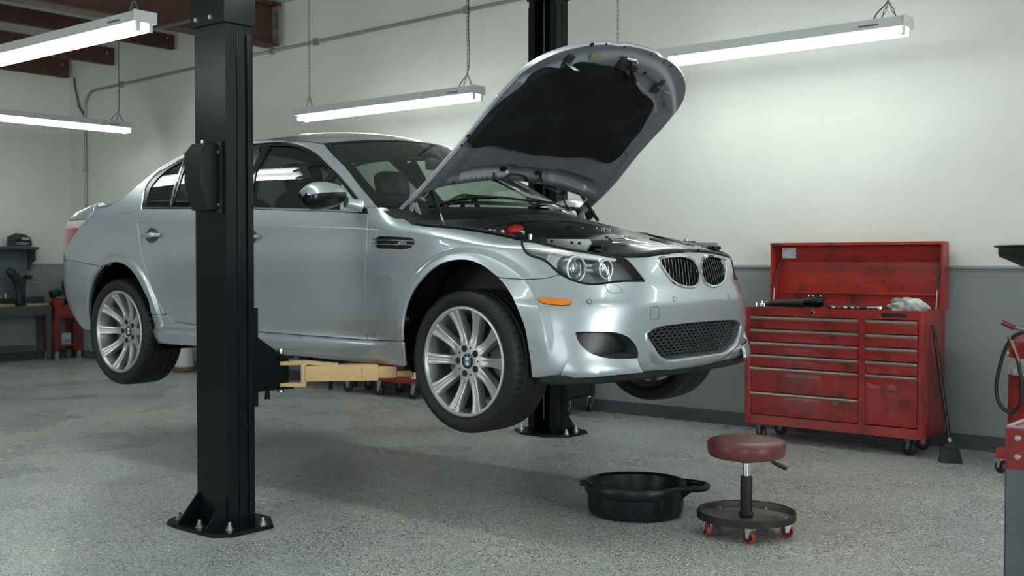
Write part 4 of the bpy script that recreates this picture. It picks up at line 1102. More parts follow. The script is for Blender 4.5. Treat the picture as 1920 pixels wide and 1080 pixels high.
def hood_panel(poly, fn, step, flip, holes=()):
    V2, F, loops = triangulate(poly, holes, step)
    e = 1e-3; P = fn(V2[:, 0], V2[:, 1])
    n = np.cross(fn(V2[:, 0]+e, V2[:, 1])-fn(V2[:, 0]-e, V2[:, 1]), fn(V2[:, 0], V2[:, 1]+e)-fn(V2[:, 0], V2[:, 1]-e)); n /= np.linalg.norm(n, axis=1, keepdims=True)
    if flip: n = -n; F = F[:, ::-1]
    return P, [list(f) for f in F], n, loops
ar_ = np.sum(hood_poly[:, 0]*np.roll(hood_poly[:, 1], -1)-np.roll(hood_poly[:, 0], -1)*hood_poly[:, 1])
if ar_ < 0: hood_poly = hood_poly[::-1]
Po, Fo, No, Lo = hood_panel(hood_poly, lambda l, y: hood_at(l, y, 0), .05, False)
hood = panel('hood', (Po, Fo, No), PAINT, car)
INNERP = mat('hood_inner_paint', (.23, .255, .285), .42, .5, noise=(5, .35, (.16, .165, .17)))
inner_poly = offset_poly(hood_poly, .008)
def inner_fn(l, y): return hood_at(l, y, 0)+0 if False else hood_at(l, y, -inner_depth(l, y))
Pi, Fi, Ni, Li = hood_panel(inner_poly, inner_fn, .016, True)
panel('hood_inner_panel', (Pi, Fi, Ni), INNERP, hood)
hem = loft_loops(hood_at(hood_poly[:, 0], hood_poly[:, 1], 0), hood_at(hood_poly[:, 0], hood_poly[:, 1], -.010)); h2 = loft_loops(hood_at(hood_poly[:, 0], hood_poly[:, 1], -.010), inner_fn(inner_poly[:, 0], inner_poly[:, 1])); hem.add(h2.V, h2.F)
hem.F = [f[::-1] for f in hem.F]; hem.build('hood_hem', PAINT, hood)
# sound-deadening pad
PADM = mat('insulation_felt', (.006, .007, .008), .95, noise=(3.5, .35, (.030, .034, .034)), bump=(14, .5), spec=.15)
pad_px = [(881, 266), (905, 238), (939, 200.5), (972, 170), (1001, 145.6), (1021.5, 133.7), (1045, 131), (1062.6, 129), (1090, 119), (1131, 123.4), (1160, 131), (1179, 140.5), (1190, 152), (1196, 163), (1206.5, 176.5), (1221, 187), (1224.5, 199), (1213.3, 221), (1199.6, 245), (1175.6, 272.4), (1162, 289.5), (1148, 299), (1138, 302.6), (1114, 296.4), (1093.4, 293), (1049, 293), (1011, 289.5), (960, 279), (932.4, 270.7), (905, 273.5), (891, 275), (881.5, 272), (881, 266)]
HOODS2 = Surf(lambda l, y: hood_at(l, y, -.052), (-.05, 1.30), (-.80, .80), 160, 160); HOODS2.face[:] = True
pad = loop(HOODS2, [('p', pad_px)], .02)
def pad_fn(l, y):
    d = .062+.005*np.sin(l*9+np.sin(y*4))*np.cos(y*7)+.004*np.cos(y*21)*np.cos(l*6)
    return hood_at(l, y, -d)
Pp, Fp, Np_, Lp = hood_panel(pad, pad_fn, .025, True)
padm = panel('insulation_pad', (Pp, Fp, Np_), PADM, hood)
ring_ = loft_loops(pad_fn(pad[:, 0], pad[:, 1]), hood_at(pad[:, 0], pad[:, 1], -.030)); ring_.build('pad_edge', PADM, padm)
for px in ((1001, 206), (1079, 203), (1140, 231), (942, 208)):
    q = HOODS2.trace([px])[0]; c = hood_at(q[0], q[1], -.054); nn = hood_at(q[0], q[1], -1)-hood_at(q[0], q[1], 0)
    M = Matrix.Translation(c)@Vector((0, 0, 1)).rotation_difference(Vector(nn)).to_matrix().to_4x4()
    MB().lathe([(0, .006), (.010, .005), (.015, 0), (.010, -.006)], 14, M=M).build('pad_clip', PLASTIC, padm)
HOLEM = mat('panel_hole_black', (.004, .004, .005), .9)
def under(l, y, dn=0.0): return inner_fn(np.float64(l), np.float64(y))+ (hood_at(l, y, -dn)-hood_at(l, y, 0))
HOODI = Surf(inner_fn, (0, 1.24), (-.75, .75), 160, 160); HOODI.face[:] = True
def under_px(px):
    return HOODI.trace([px])[0]
def orient(q):
    c = under(q[0], q[1], .001); nn = hood_at(q[0], q[1], -1)-hood_at(q[0], q[1], 0)
    return Matrix.Translation(c)@Vector((0, 0, 1)).rotation_difference(Vector(nn)).to_matrix().to_4x4()
for px, r in (((1008, 137), .016), ((1209, 137), .014), ((1246, 195), .010), ((1042, 118), .005), ((1024, 127), .004), ((1137, 83), .006), ((1171, 88), .006), ((1220, 103), .006), ((1244, 117), .006), ((1110, 84), .012), ((1258, 124), .008), ((877, 255), .009), ((866, 273), .007), ((1174, 288), .008), ((850, 342), .010), ((914, 336), .009)):
    MB().lathe([(0, .0005), (r, .0005), (r, 0), (r*.9, -.004)], 14, M=orient(under_px(px))).build('stamped_hole', HOLEM, hood)
# catch hooks, middle latch, wiring, badge hole
STEEL = mat('zinc_steel', (.35, .37, .37), .35, .9)
for px, tip in (((1062, 116), (1072, 136)), ((1233, 160), (1241, 178))):
    q = under_px(px); M = np.array(orient(q))
    b_ = MB().prism([(-.045, -.02), (.045, -.028), (.045, .028), (-.045, .02)], -.002, .012, 'xy', bev=.002, M=M); ho = b_.build('catch_plate', mat('catch_black', (.015, .016, .017), .5), hood)
    lp = [(0.0, -.012, .01), (-.005, -.014, .05), (-.012, -.012, .075), (-.016, 0, .082), (-.012, .012, .075), (-.005, .014, .05), (0, .012, .01)]
    MB().tube([(M@np.array([*p, 1]))[:3] for p in spline(lp, 4)], .0045, 6).build('catch_hook', STEEL, ho)
q = under_px((1168, 115)); M = np.array(orient(q))
lt = MB().box((-.03, -.035, 0), (.035, .035, .03), .006, M=M); lo = lt.build('hood_latch', mat('catch_black', (0, 0, 0)), hood)
MB().box((-.015, .02, .03), (.015, .07, .055), .006, M=M).build('latch_lever', PLASTIC, lo)
MB().tube([(M@np.array([*p, 1]))[:3] for p in ((.02, .05, .045), (.045, .095, .05), (.06, .13, .045))], [.012, .014, .013], 10).build('latch_grip', PLASTIC, lo)
MB().tube([(M@np.array([*p, 1]))[:3] for p in ((-.03, -.01, .02), (-.05, .0, .05), (-.035, .03, .055))], [.012, .013, .006], 10).build('latch_spring', STEEL, lo)
q = under_px((1118, 109)); M = np.array(orient(q))
MB().box((-.016, -.05, 0), (.016, .05, .0015), .001, M=M).build('slot_tape', mat('old_tape', (.22, .17, .11), .7), hood)
wire = [(925, 322), (927, 333), (945, 334), (955, 326), (975, 327), (984, 330), (988, 338), (1005, 338), (1012, 332), (1013, 324)]
def uw(pts, off): 
    return np.array([under(*HOODI.trace([p])[0], off) for p in pts])
MB().tube(spline(uw(wire, .006), 4), .006, 6).build('washer_hose', PLASTIC, hood)
MB().tube(spline(uw([(1013, 334), (1024, 350), (1040, 358), (1050, 363), (1058, 378), (1066, 392)], .006), 4), .005, 6).build('washer_hose', PLASTIC, hood)
for px in ((942, 315), (1008, 322), (1054, 360)):
    M = np.array(orient(under_px(px))); MB().box((-.012, -.02, 0), (.012, .02, .014), .004, M=M).build('hose_clip', PLASTIC, hood)
# ================================================================== wheels
TYRE = mat('tyre_rubber', (.008, .009, .010), .58, bump=(60, .08), spec=.4)
ALLOY = mat('silver_alloy', (.53, .54, .54), .36, .7)
BARREL = mat('barrel_alloy', (.34, .35, .36), .38, .85)
DISC = mat('brake_disc_iron', (.10, .105, .11), .4, .8)
CALIPER = mat('caliper_grey', (.05, .055, .06), .45, .5)
ROUND_B, ROUND_W, ROUND_N = mat('roundel_blue', (.02, .22, .52), .25, coat=.5), mat('roundel_white', (.75, .76, .76), .25, coat=.5), mat('roundel_black', (.008, .008, .010), .25, coat=.5)
RL = .2575; RT = .3345
def tyre_mb(W=.255):
    prof = [(.250, .012), (.258, .002), (.268, -.006), (.285, -.013), (.302, -.014), (.316, -.008), (.325, .002), (.3305, .014)]
    tread = []
    yv = np.linspace(.026, W-.040, 26)
    for y in yv:
        g = min(abs(y-c) for c in (.066, .108, .150, .190)); r = RT-.004*((y-(W/2-.007))/(W/2))**2
        tread.append((r-.008 if g < .0048 else r, y))
    # crisp grooves
    prof2 = prof+tread+[(.3305, W-.028), (.325, W-.016), (.316, W-.006), (.300, W), (.28, W-.002), (.262, W-.012), (.250, W-.024)]
    n = 216; mb = MB(); P = np.zeros((n, len(prof2), 3))
    for i in range(n):
        a = 2*PI*i/n; cut = (i % 4 == 0)
        for j, (r, y) in enumerate(prof2):
            rr = r
            if cut and .008 < y < .058 and r > .32: rr = r-.0055
            if cut and W-.075 < y < W-.02 and r > .32: rr = r-.005
            P[i, j] = (rr*math.cos(a), y, rr*math.sin(a))
    mb.grid(P, closed_u=True); return mb
def rim_mb(W=.245):
    pr = [(.250, .010), (RL, .004), (RL, .0), (RL-.004, -.003), (RL-.011, -.002), (RL-.015, .004), (RL-.018, .016), (.232, .040), (.226, .08), (.222, .15), (.226, .20), (.245, .235), (.252, .24)]
    return MB().lathe(pr, 72, 'y')
def spoke_mb():
    rs = [.060, .074, .084, .098, .115, .14, .17, .20, .222, .238, .247]
    ws = [.026, .0270, .0258, .0235, .0217, .0210, .0225, .0250, .029, .034, .038]
    yf = [.024, .023, .0235, .026, .028, .027, .023, .017, .011, .006, .004]
    P = []
    for r, w, y in zip(rs, ws, yf):
        gd = .005*min(1, max(0, (r-.09)/.03))
        row = [(-1.0, .045), (-1.0, .008), (-.90, .0015), (-.62, 0), (-.30, .0005), (-.16, gd), (0, gd*.7), (.16, gd), (.30, .0005), (.62, 0), (.90, .0015), (1.0, .008), (1.0, .045)]
        P.append([(t*w, y+d, r) for t, d in row])
    return MB().grid(np.array(P))
def roundel(R, y0):
    V, F, mi = [], [], []
    def ringf(r0, r1, a0, a1, m, y, n=8):
        for i in range(n):
            t0, t1 = a0+(a1-a0)*i/n, a0+(a1-a0)*(i+1)/n; b = len(V)
            for r, t in ((r0, t0), (r1, t0), (r1, t1), (r0, t1)): V.append((r*math.cos(t), y, r*math.sin(t)))
            F.append([b, b+1, b+2, b+3]); mi.append(m)
    ringf(R*.62, R, 0, 2*PI, 0, y0, 32); ringf(R, R*1.06, 0, 2*PI, 3, y0+.0005, 32); ringf(R*1.06, R*1.10, 0, 2*PI, 3, y0+.003, 32); ringf(R*.58, R*.62, 0, 2*PI, 3, y0-.0003, 32)
    for k in range(4): ringf(0, R*.58, k*PI/2+PI/4, (k+1)*PI/2+PI/4, (1 if k % 2 else 2) if True else 1, y0-.0002, 6)
    for ch, a in (('B', PI*.74), ('M', PI*.5), ('W', PI*.26)):
        tv, tf = text_mesh(ch, R*.34); b = len(V); rm = R*.81
        for v in tv:
            x, z = v[0], v[1]; t = a-PI/2
            V.append((rm*math.cos(a)+x*math.cos(t)-z*math.sin(t), y0-.0006-v[2]*.3, rm*math.sin(a)+x*math.sin(t)+z*math.cos(t)))
        for f in tf: F.append([i+b for i in f]); mi.append(2)
    return np.array(V), F, mi
SPK = spoke_mb()
def place(mb, M):
    q = MB(); V = np.array(mb.V); Mn = np.array(M); q.V = (V@Mn[:3, :3].T+Mn[:3, 3]).tolist()
    q.F = mb.F if np.linalg.det(Mn[:3, :3]) > 0 else [f[::-1] for f in mb.F]; return q
ty0 = tyre_mb(); rim0 = rim_mb(); rndl = roundel(.0345, .0175)
hub0 = MB().lathe([(.036, .040), (.036, .020), (.040, .0195), (.060, .0215), (.080, .0235), (.088, .034), (.088, .07)], 40, 'y')
hubf = MB().lathe([(0, .021), (.037, .021)], 24, 'y')
def dished(mb, dish):
    q = MB(); V = np.array(mb.V); rr = np.hypot(V[:, 0], V[:, 2]); V[:, 1] += dish*(1-np.minimum(1, rr/.245)**1.6); q.V = V.tolist(); q.F = mb.F; return q
def wheel(cx, cz, side, steer, spin, dish=.012):
    """side -1: right (towards -Y), +1: left"""
    S = Matrix.Translation((cx, side*.905, cz))@Matrix.Rotation(steer, 4, 'Z')
    S = S@Matrix.Scale(1, 4) if side < 0 else S@Matrix.Diagonal((1, -1, 1, 1))
    Sp = S@Matrix.Rotation(-spin, 4, 'Y')
    w = place(rim0, S).build('wheel', BARREL, car, angle=50)
    place(ty0, S).build('tyre', TYRE, w, angle=40)
    for k in range(10):
        place(dished(SPK, dish), Sp@Matrix.Rotation(2*PI*k/10, 4, 'Y')).build('spoke', ALLOY, w, angle=50)
    place(MB().lathe([(RL-.018, .010), (RL-.013, -.0035), (RL-.004, -.0045), (RL+.0005, -.001), (RL+.0005, .004)], 72, 'y'), S).build('rim_lip', ALLOY, w, angle=60)
    place(dished(hub0, dish), S).build('hub', ALLOY, w)
    for k in range(5):
        a = 2*PI*(k+.0)/5+spin+.33; c = (.0600*math.cos(a), .0, .0600*math.sin(a))
        place(dished(MB().lathe([(0, .0185), (.0155, .0185), (.0165, .0205)], 16, 'y', c), dish), S).build('bolt_recess', GRBLACK, w)
        place(dished(MB().lathe([(0, .016), (.007, .016), (.0075, .0195)], 6, 'y', c), dish), S).build('wheel_bolt', mat('bolt_black', (.03, .032, .035), .35, .6), w)
        a2 = a+PI/5; c2 = (.064*math.cos(a2), 0, .064*math.sin(a2))
        place(dished(MB().lathe([(0, .0215), (.0048, .0215), (.0052, .0225)], 10, 'y', c2), dish), S).build('weight_hole', GRBLACK, w)
    V, F, mi = rndl; V = V+np.array([0, dish, 0]); Mn = np.array(S); V2 = V@Mn[:3, :3].T+Mn[:3, 3]
    if side < 0: F2 = [f for f in F]
    else: V2 = (np.array([[-1, 1, 1]])*V)@Mn[:3, :3].T+Mn[:3, 3]; F2 = F
    mesh_obj('centre_cap', V2, F2, None, w, False, mats=[ROUND_N, ROUND_B, ROUND_W, CHROME], fmat=mi)
    bm_ = MB().lathe([(0, .085), (.085, .085), (.088, .095), (.178, .095), (.180, .097), (.180, .125), (.178, .127), (.09, .127)], 48, 'y')
    place(bm_, S).build('brake_disc', DISC, car)
    ca = []
    for a in np.linspace(-.55, .55, 9):
        ca.append([(r*math.cos(a+.35), y, r*math.sin(a+.35)) for r, y in ((.115, .07), (.205, .07), (.21, .085), (.21, .145), (.2, .155), (.115, .155))])
    place(MB().grid(np.array(ca), closed_v=True), S).build('brake_caliper', CALIPER, car)
WF, WR = .777, .800
wheel(0, WF, -1, -.035, .314); wheel(-2.889, WR, -1, 0, .314, .050); wheel(0, WF, 1, -.035, .3); wheel(-2.889, WR, 1, 0, .5, .050)
# wheel-arch liners and underbody
LINER = mat('arch_liner', (.004, .005, .006), .9, bump=(30, .2), spec=.1)
for (cx, cz, R) in (ARCH_F, ARCH_R):
    for sg in (-1, 1):
        a = np.linspace(-.42, PI+.42, 40); P = []
        for t in a:
            r = R+.016
            x, z = cx+r*math.cos(t), cz+r*math.sin(t)
            z = max(z, .70)
            P.append([(x, sg*(.862-.05*sm((x-.05)/.3)*(x < 1)), z), (x, sg*.80, z+.0), (x, sg*.56, z), (cx+(x-cx)*.2, sg*.55, cz+(z-cz)*.2)])
        MB().grid(np.array(P), flip=(sg > 0)).build('wheel_arch_liner', LINER, car)
ub = MB(); ub.box((-3.85, -.55, .72), (.55, .55, .80), .02); ub.build('underbody', DARK, car)
MB().box((-2.42, -.80, .745), (-.44, -.50, .80), .01).build('floor_pan', DARK, car); MB().box((-2.42, .50, .745), (-.44, .80, .80), .01).build('floor_pan', DARK, car)
MB().prism([(.40, -.84), (.52, -.82), (.60, -.70), (.655, -.40), (.66, 0), (.655, .40), (.60, .70), (.52, .82), (.40, .84)], .695, .735, 'xy', bev=.01).build('undertray', DARK, car)
for sg in (-1, 1):
    MB().cyl((.02, sg*.62, .80), (-.05, sg*.58, 1.36), .055, .06, 16).build('suspension_strut', DARK, car)
    MB().tube([(0, sg*.78, .74), (-.1, sg*.45, .74), (-.12, sg*.30, .76)], [.03, .028, .03], 8).build('control_arm', CALIPER, car)
    MB().tube([(-2.889, sg*.78, .74), (-2.75, sg*.45, .75)], .03, 8).build('control_arm', CALIPER, car)
MB().tube([(-.3, .15, .77), (-1.8, .15, .76), (-2.6, .2, .80)], .04, 10).build('exhaust_pipe', mat('exhaust_steel', (.10, .095, .09), .5, .8), car)
# ================================================================== engine bay, cowl, wipers
def P_(px, py, Y): return on_plane(px, py, 1, Y)
BAYBLK = mat('bay_black', (.008, .010, .011), .5, spec=.25); COVER = mat('engine_cover_satin', (.012, .015, .017), .36, spec=.3)
BAYSIL = mat('inner_wing_silver', (.42, .45, .46), .4, .5); CARBON = mat('air_duct_gloss', (.065, .07, .066), .30, .2, coat=.25)
bay = MB().box((-.58, -.68, .95), (.52, .68, 1.10), .02); bay.build('engine_bay_floor', BAYBLK, car)
for sg in (-1, 1):
    mb = MB().prism([(-.60, 1.05), (.28, 1.05), (.28, 1.285), (.1, 1.33), (-.15, 1.365), (-.42, 1.385), (-.60, 1.40)], sg*.665, sg*.70, 'xz'); mb.build('inner_wing', BAYBLK, car, False)
    st = MB().lathe([(.16, 1.05), (.155, 1.28), (.12, 1.325), (.06, 1.335), (0, 1.335)], 24, c=(-.08, sg*.53, 0)); st.build('strut_tower', BAYSIL, car)
    # rubber strip along the wing edge
    q = BODY.trace([(965, 445.5), (940, 440.5), (920, 436.5), (890, 431.5), (860, 427.3), (830, 425), (800, 422.8), (778, 420)]); q = resample(spline(q, 6), .03)
    Pq = body(q[:, 0], q[:, 1]); Pq[:, 1] += .012; Pq[:, 2] += .003
    if sg > 0: Pq[:, 1] *= -1
    MB().tube(Pq, .0085, 7).build('wing_seal', RUBBER, car)
    Pw = Pq.copy(); Pw[:, 1] -= sg*.030; Pw[:, 2] -= .012
    mb = MB(); mb.grid(np.stack([Pq-np.array([0, 0, .004]), Pw, Pw-np.array([0, 0, .05])], 1)); mb.build('wing_gutter', BAYBLK, car)
    # hinge arms and gas strut
    sY = -sg
    for a, b, w in (((-.512, .742, 1.40), (-.500, .722, 1.535), .011), ((-.435, .705, 1.395), (-.490, .715, 1.530), .012)):
        a, b = np.array(a), np.array(b); a[1] *= sg; b[1] *= sg
        d = (b-a)/np.linalg.norm(b-a); s_ = np.cross(d, [0, 1, 0]); s_ /= np.linalg.norm(s_)
        Pg = [[p+s_*w*u+np.array([0, sg*.004*v, 0]) for u, v in ((-1, -1), (1, -1), (1, 1), (-1, 1))] for p in (a, (a+b)/2, b)]
        mb = MB().grid(np.array(Pg), closed_v=True); mb.build('hood_hinge', BAYSIL, car, False)
    T, Mi, B = np.array([-.452, sg*.662, 1.628]), np.array([-.350, sg*.680, 1.480]), np.array([-.296, sg*.70, 1.402])
    gs = MB().cyl(T, Mi, .0105, n=12).build('hood_strut', PLASTIC, car)
    MB().cyl(Mi, B, .0045, n=10).build('strut_rod', CHROME, gs)
    MB().sphere(T, .013).build('strut_ball', STEEL, gs)
    br = MB().prism([(-.055, -.012), (.055, -.018), (.06, .018), (-.05, .012)], 0, .006, 'xy', M=np.array(orient((.165, sg*.665))))
    br.build('hinge_bracket', STEEL, hood)
fw = MB().prism([(-.70, 1.0), (-.60, 1.0), (-.60, 1.42), (-.66, 1.47), (-.74, 1.48)], -.74, .74, 'xz'); fw.build('firewall', BAYBLK, car, False)
# bulkhead seal moulding across the bay (three raised lips)
bs = np.array([(-.19, -.71, 1.385), (-.164, -.66, 1.405), (-.158, -.58, 1.432), (-.122, -.40, 1.464), (-.115, -.1, 1.476), (-.09, .1, 1.472), (-.05, .40, 1.432), (.05, .58, 1.385), (.09, .66, 1.365)])
bsp = resample(spline(bs, 10), .03)
for k, (dx, dz, r) in enumerate(((-.03, -.004, .013), (-.012, -.012, .012), (.008, -.024, .013))):
    MB().tube(bsp+np.array([dx, 0, dz]), r, 8).build('bulkhead_seal', RUBBER, car)
bw = np.stack([bsp+np.array([-.03, 0, -.004]), bsp+np.array([-.08, 0, -.05]), bsp+np.array([-.09, 0, -.35])], 1); MB().grid(bw).build('bulkhead_panel', BAYBLK, car)
bw = np.stack([bsp+np.array([.008, 0, -.024]), bsp+np.array([.008, 0, -.35])], 1); MB().grid(bw).build('bulkhead_panel', BAYBLK, car)
# cabin filter housings
for sg, y0, y1 in ((-1, -.64, -.20), (1, .22, .62)):
    a = np.linspace(-.15*PI, 1.1*PI, 14); Pc = []
    for y in np.linspace(y0, y1, 8):
        e = .92 if y in (y0, y1) else 1
        Pc.append([(-.455+.075*e*math.cos(t), y, 1.425+.066*e*math.sin(t)+.02*(y-y0)/(y1-y0)*(1 if sg < 0 else -1)+(0 if sg < 0 else .02)) for t in a])
    fh = MB().grid(np.array(Pc)); 
    fh.F.append(list(range(14))); fh.F.append([7*14+i for i in range(14)][::-1]); fh.build('cabin_filter_housing', COVER, car)
# scuttle (cowl) panel following the screen base
k = wsP[0]; n = len(k); cw = np.stack([k+np.array([.0, 0, -.008]), k+np.array([.06, 0, -.028]), k+np.array([.14, 0, -.075]), k+np.array([.15, 0, -.13])], 1)
MB().grid(cw, flip=True).build('scuttle_panel', PLASTIC, car)
# wipers
def wiper(base, mid, tip, b0, b1):
    w = MB().tube(spline([base, mid, tip], 6), [.010]+[.008]*11+[.006], 7).build('wiper_arm', BLACKTRIM, car)
    MB().tube([b0, (np.array(b0)+np.array(b1))/2+np.array([0, 0, .006]), b1], .006, 6).build('wiper_blade', RUBBER, w)
def ws_pt(u, v, lift=.012):
    i = u*(len(wsP)-1); j = (v+1)/2*(wsP.shape[1]-1); p = wsP[int(round(i)), int(round(j))]; return p+np.array([lift*.6, 0, lift])
wiper(ws_pt(.0, -.05)+np.array([.05, 0, -.02]), ws_pt(.04, .2), ws_pt(.07, .45), ws_pt(.05, .80), ws_pt(.09, .10))
wiper(ws_pt(.0, -.75)+np.array([.05, 0, -.02]), ws_pt(.04, -.5), ws_pt(.07, -.2), ws_pt(.05, .20), ws_pt(.09, -.45))
# engine cover
ec = []
xs = np.linspace(-.09, .34, 16); ys = np.linspace(-.47, .47, 23)
for x in xs:
    t = (x+.09)/.43; zt = 1.452-.050*t-.045*t*t
    ec.append([(x+.02*(abs(y)/.47)**2, y*(1-.06*t), zt-.030*(abs(y)/.47)**2-.05*sm((abs(y)-.36)/.11)-.07*sm((t-.90)/.10)-.012*math.exp(-(y/.05)**2)) for y in ys])
ec = np.array(ec); low = ec.copy(); low[..., 2] = 1.15
mb = MB().grid(ec)
for side in (ec[:, 0], ec[:, -1], ec[-1], ec[0]):
    b_ = side.copy(); b_[:, 2] = 1.10; mb.grid(np.stack([side, b_], 1))
ecov = mb.build('engine_cover', COVER, car, angle=60)
for sg in (-1, 1):
    MB().tube([(-.05, sg*.16, 1.432), (.1, sg*.17, 1.405), (.30, sg*.17, 1.352)], .012, 6).build('cover_rib', COVER, ecov)
tv, tf = text_mesh('A ITM', .034); 
V3 = np.c_[.20+tv[:, 1]*.2, -.02+tv[:, 0]*1.0*0-.03+tv[:, 0], 1.400+tv[:, 1]*.6+tv[:, 2]]
cl = P_(1138, 433, 0.0)
V3 = np.c_[cl[0]+tv[:, 0]*.75, np.full(len(tv), -.035)+tv[:, 0]*.6, cl[2]+.004+tv[:, 1]*.9-tv[:, 0]*.12]
MB().add(V3, tf).build('cover_lettering', WHITEP, ecov, False)
# oil filler cap, brake reservoir with red cap, small fittings
c = P_(1075, 433, -.25); oc = MB().lathe([(.045, -.06), (.045, -.006), (.052, -.004), (.054, .012), (.048, .020), (0, .020)], 20, c=c); oc.build('oil_filler_cap', BAYBLK, car)
MB().box((c[0]-.008, c[1]-.045, c[2]+.019), (c[0]+.008, c[1]+.045, c[2]+.032), .004).build('cap_grip', BAYBLK, car)
c = P_(968, 432, -.40)
rc = MB().lathe([(.030, -.10), (.034, -.03), (.055, -.022), (.060, -.008), (.055, .008), (.035, .022), (.012, .028), (0, .028)], 22, c=c); rr_ = rc.build('red_reservoir_cap', mat('red_plastic_cap', (.50, .02, .025), .25), car)
for k, (dx, dy) in enumerate(((.055, .0), (.072, -.01), (.060, .02))): MB().sphere((c[0]+dx, c[1]-.03+dy, c[2]-.012), .014, 8, 6).build('banjo_fitting', CHROME, rr_)
for px, y in (((918, 432), -.55), ((926, 434), -.55), ((942, 434), -.5)):
    c = P_(*px, y); MB().lathe([(.012, -.05), (.012, 0), (.007, .008), (0, .01)], 10, c=c).build('hose_fitting', BAYSIL, car)
# silver slam panel beside the headlight and its clips
for sg in (-1, 1):
    pts = [P_(1000, 447.5, -.60), P_(1103, 448.5, -.60), P_(1106, 457, -.60), P_(1098, 470, -.60), P_(1060, 466, -.60), P_(1000, 454, -.60)]
    mb = MB().prism([(p[0], p[2]) for p in pts], sg*.60, sg*.585, 'xz'); sp_ = mb.build('slam_panel_side', BAYSIL, car, False)
    if sg < 0:
        for px in ((1035, 452), (1072, 455), (1086, 456)):
            c = P_(*px, -.603); MB().lathe([(0, -.004), (.006, -.004), (.007, 0)], 10, 'y', c).build('panel_clip', BAYBLK, sp_)
    bl = MB().box((.215, sg*.70, 1.30), (.30, sg*.655, 1.352), .006); bl.build('bump_stop_block', BAYBLK, car)
    MB().cyl((.235, sg*.70, 1.34), (.235, sg*.70, 1.366), .010, n=10).build('bump_stop', STEEL, car)
    # crumpled loom and cables by the lamp
    for k in range(5):
        rs = np.random.RandomState(k+3); base = P_(1100+6*k, 466, -.54)
        pts = [base+rs.uniform(-.03, .03, 3)*np.array([1.6, 1, .7]) for _ in range(5)]; pts = np.array(pts); pts[:, 1] *= -sg if sg < 0 else -1
        pts[:, 1] = np.abs(pts[:, 1])*sg
        MB().tube(spline(pts, 5), .009, 6).build('wiring_loom', BLACKTRIM if k % 2 else PLASTIC, car)
# air duct over the radiator
dx = np.linspace(.40, .665, 10); dy = np.linspace(-.50, .50, 25); D = []
for x in dx:
    t = (x-.40)/.265; D.append([(x-.10*(y/.5)**2, y, 1.352-.055*t*t+.004*math.cos(y*16)-.040*(abs(y)/.5)**3) for y in dy])
D = np.array(D); mb = MB().grid(D)
for side in (D[:, 0], D[:, -1], D[-1], D[0]):
    b_ = side.copy(); b_[:, 2] -= .12; mb.grid(np.stack([side, b_], 1))
duct = mb.build('air_duct', CARBON, car, angle=50)
for k, y in enumerate((-.075, -.045, -.015, .055, .080, .105)):
    MB().tube([(.49, y, 1.350), (.55, y, 1.336), (.60, y, 1.318)], .0065, 6).build('duct_slot', GRBLACK, duct)
for sg in (-1, 1):
    tri_ = [(.575, sg*.20, 1.318), (.46, sg*.36, 1.330), (.40, sg*.30, 1.350), (.42, sg*.20, 1.352)]
    MB().tube(tri_, .005, 6, closed=True).build('duct_trim', CHROME, duct)
    MB().lathe([(0, 0), (.035, 0), (.04, -.01)], 14, c=(.50, sg*.36, 1.318), M=None).build('duct_inlet', GRBLACK, duct)
# front rubber seals on top of the nose
for sg in (-1, 1):
    q = BODY.trace([(1128, 474.5), (1160, 478), (1190, 478.5), (1215, 477), (1240, 474), (1264, 471.5), (1284, 471)]); q = resample(spline(q, 6), .025)
    for off, dz, r in ((-.020, .008, .014), (-.042, .017, .015), (-.066, .024, .014)):
        Pq = body(q[:, 0], np.minimum(q[:, 1], 1.30)); nrm = BODY.normal(q[:, 0], np.minimum(q[:, 1], 1.25)); Pq = Pq+nrm*off; Pq[:, 2] = np.minimum(Pq[:, 2], 1.30)+dz-.004
        if sg > 0: Pq[:, 1] *= -1
        MB().tube(Pq, r, 7).build('nose_seal', RUBBER, car)
# fuse carrier with coloured knobs on the far wing
c = P_(1178, 433, .5)
fb = MB().box((c[0]-.10, .44, c[2]-.06), (c[0]+.11, .54, c[2]-.012), .008).build('fuse_carrier', BAYBLK, car)
for k in range(6):
    MB().lathe([(.011, -.02), (.011, .004), (.008, .010), (0, .011)], 10, c=(c[0]-.08+.033*k, .47, c[2]-.004-.004*k)).build('fuse_knob', mat('dull_red_knob', (.10, .02, .022), .5) if k > 1 else BAYBLK, fb)

# ================================================================== interior
LEATH = mat('black_leather', (.012, .014, .015), .5, bump=(120, .1)); DASH = mat('dash_vinyl', (.012, .014, .015), .7, spec=.2)
hd = roofP[2:-2, 2:-2]-np.array([0, 0, .035]); MB().grid(hd, flip=True).build('headliner', mat('headliner_grey', (.030, .034, .034), .95, spec=.1), car)
dsh = []
for y in np.linspace(-.74, .74, 25):
    b = .10*(1-(y/.74)**2); binn = .045*math.exp(-((y-.37)/.17)**2)
    dsh.append([(-.62+b, y, 1.40), (-.66+b*1.0, y, 1.475), (-.80+b*.8, y, 1.512+binn*.5), (-.98+b*.5, y, 1.515+binn), (-1.06+b*.3, y, 1.470), (-1.05, y, 1.25), (-.9, y, 1.0)])
MB().grid(np.array(dsh)).build('dashboard', DASH, car)
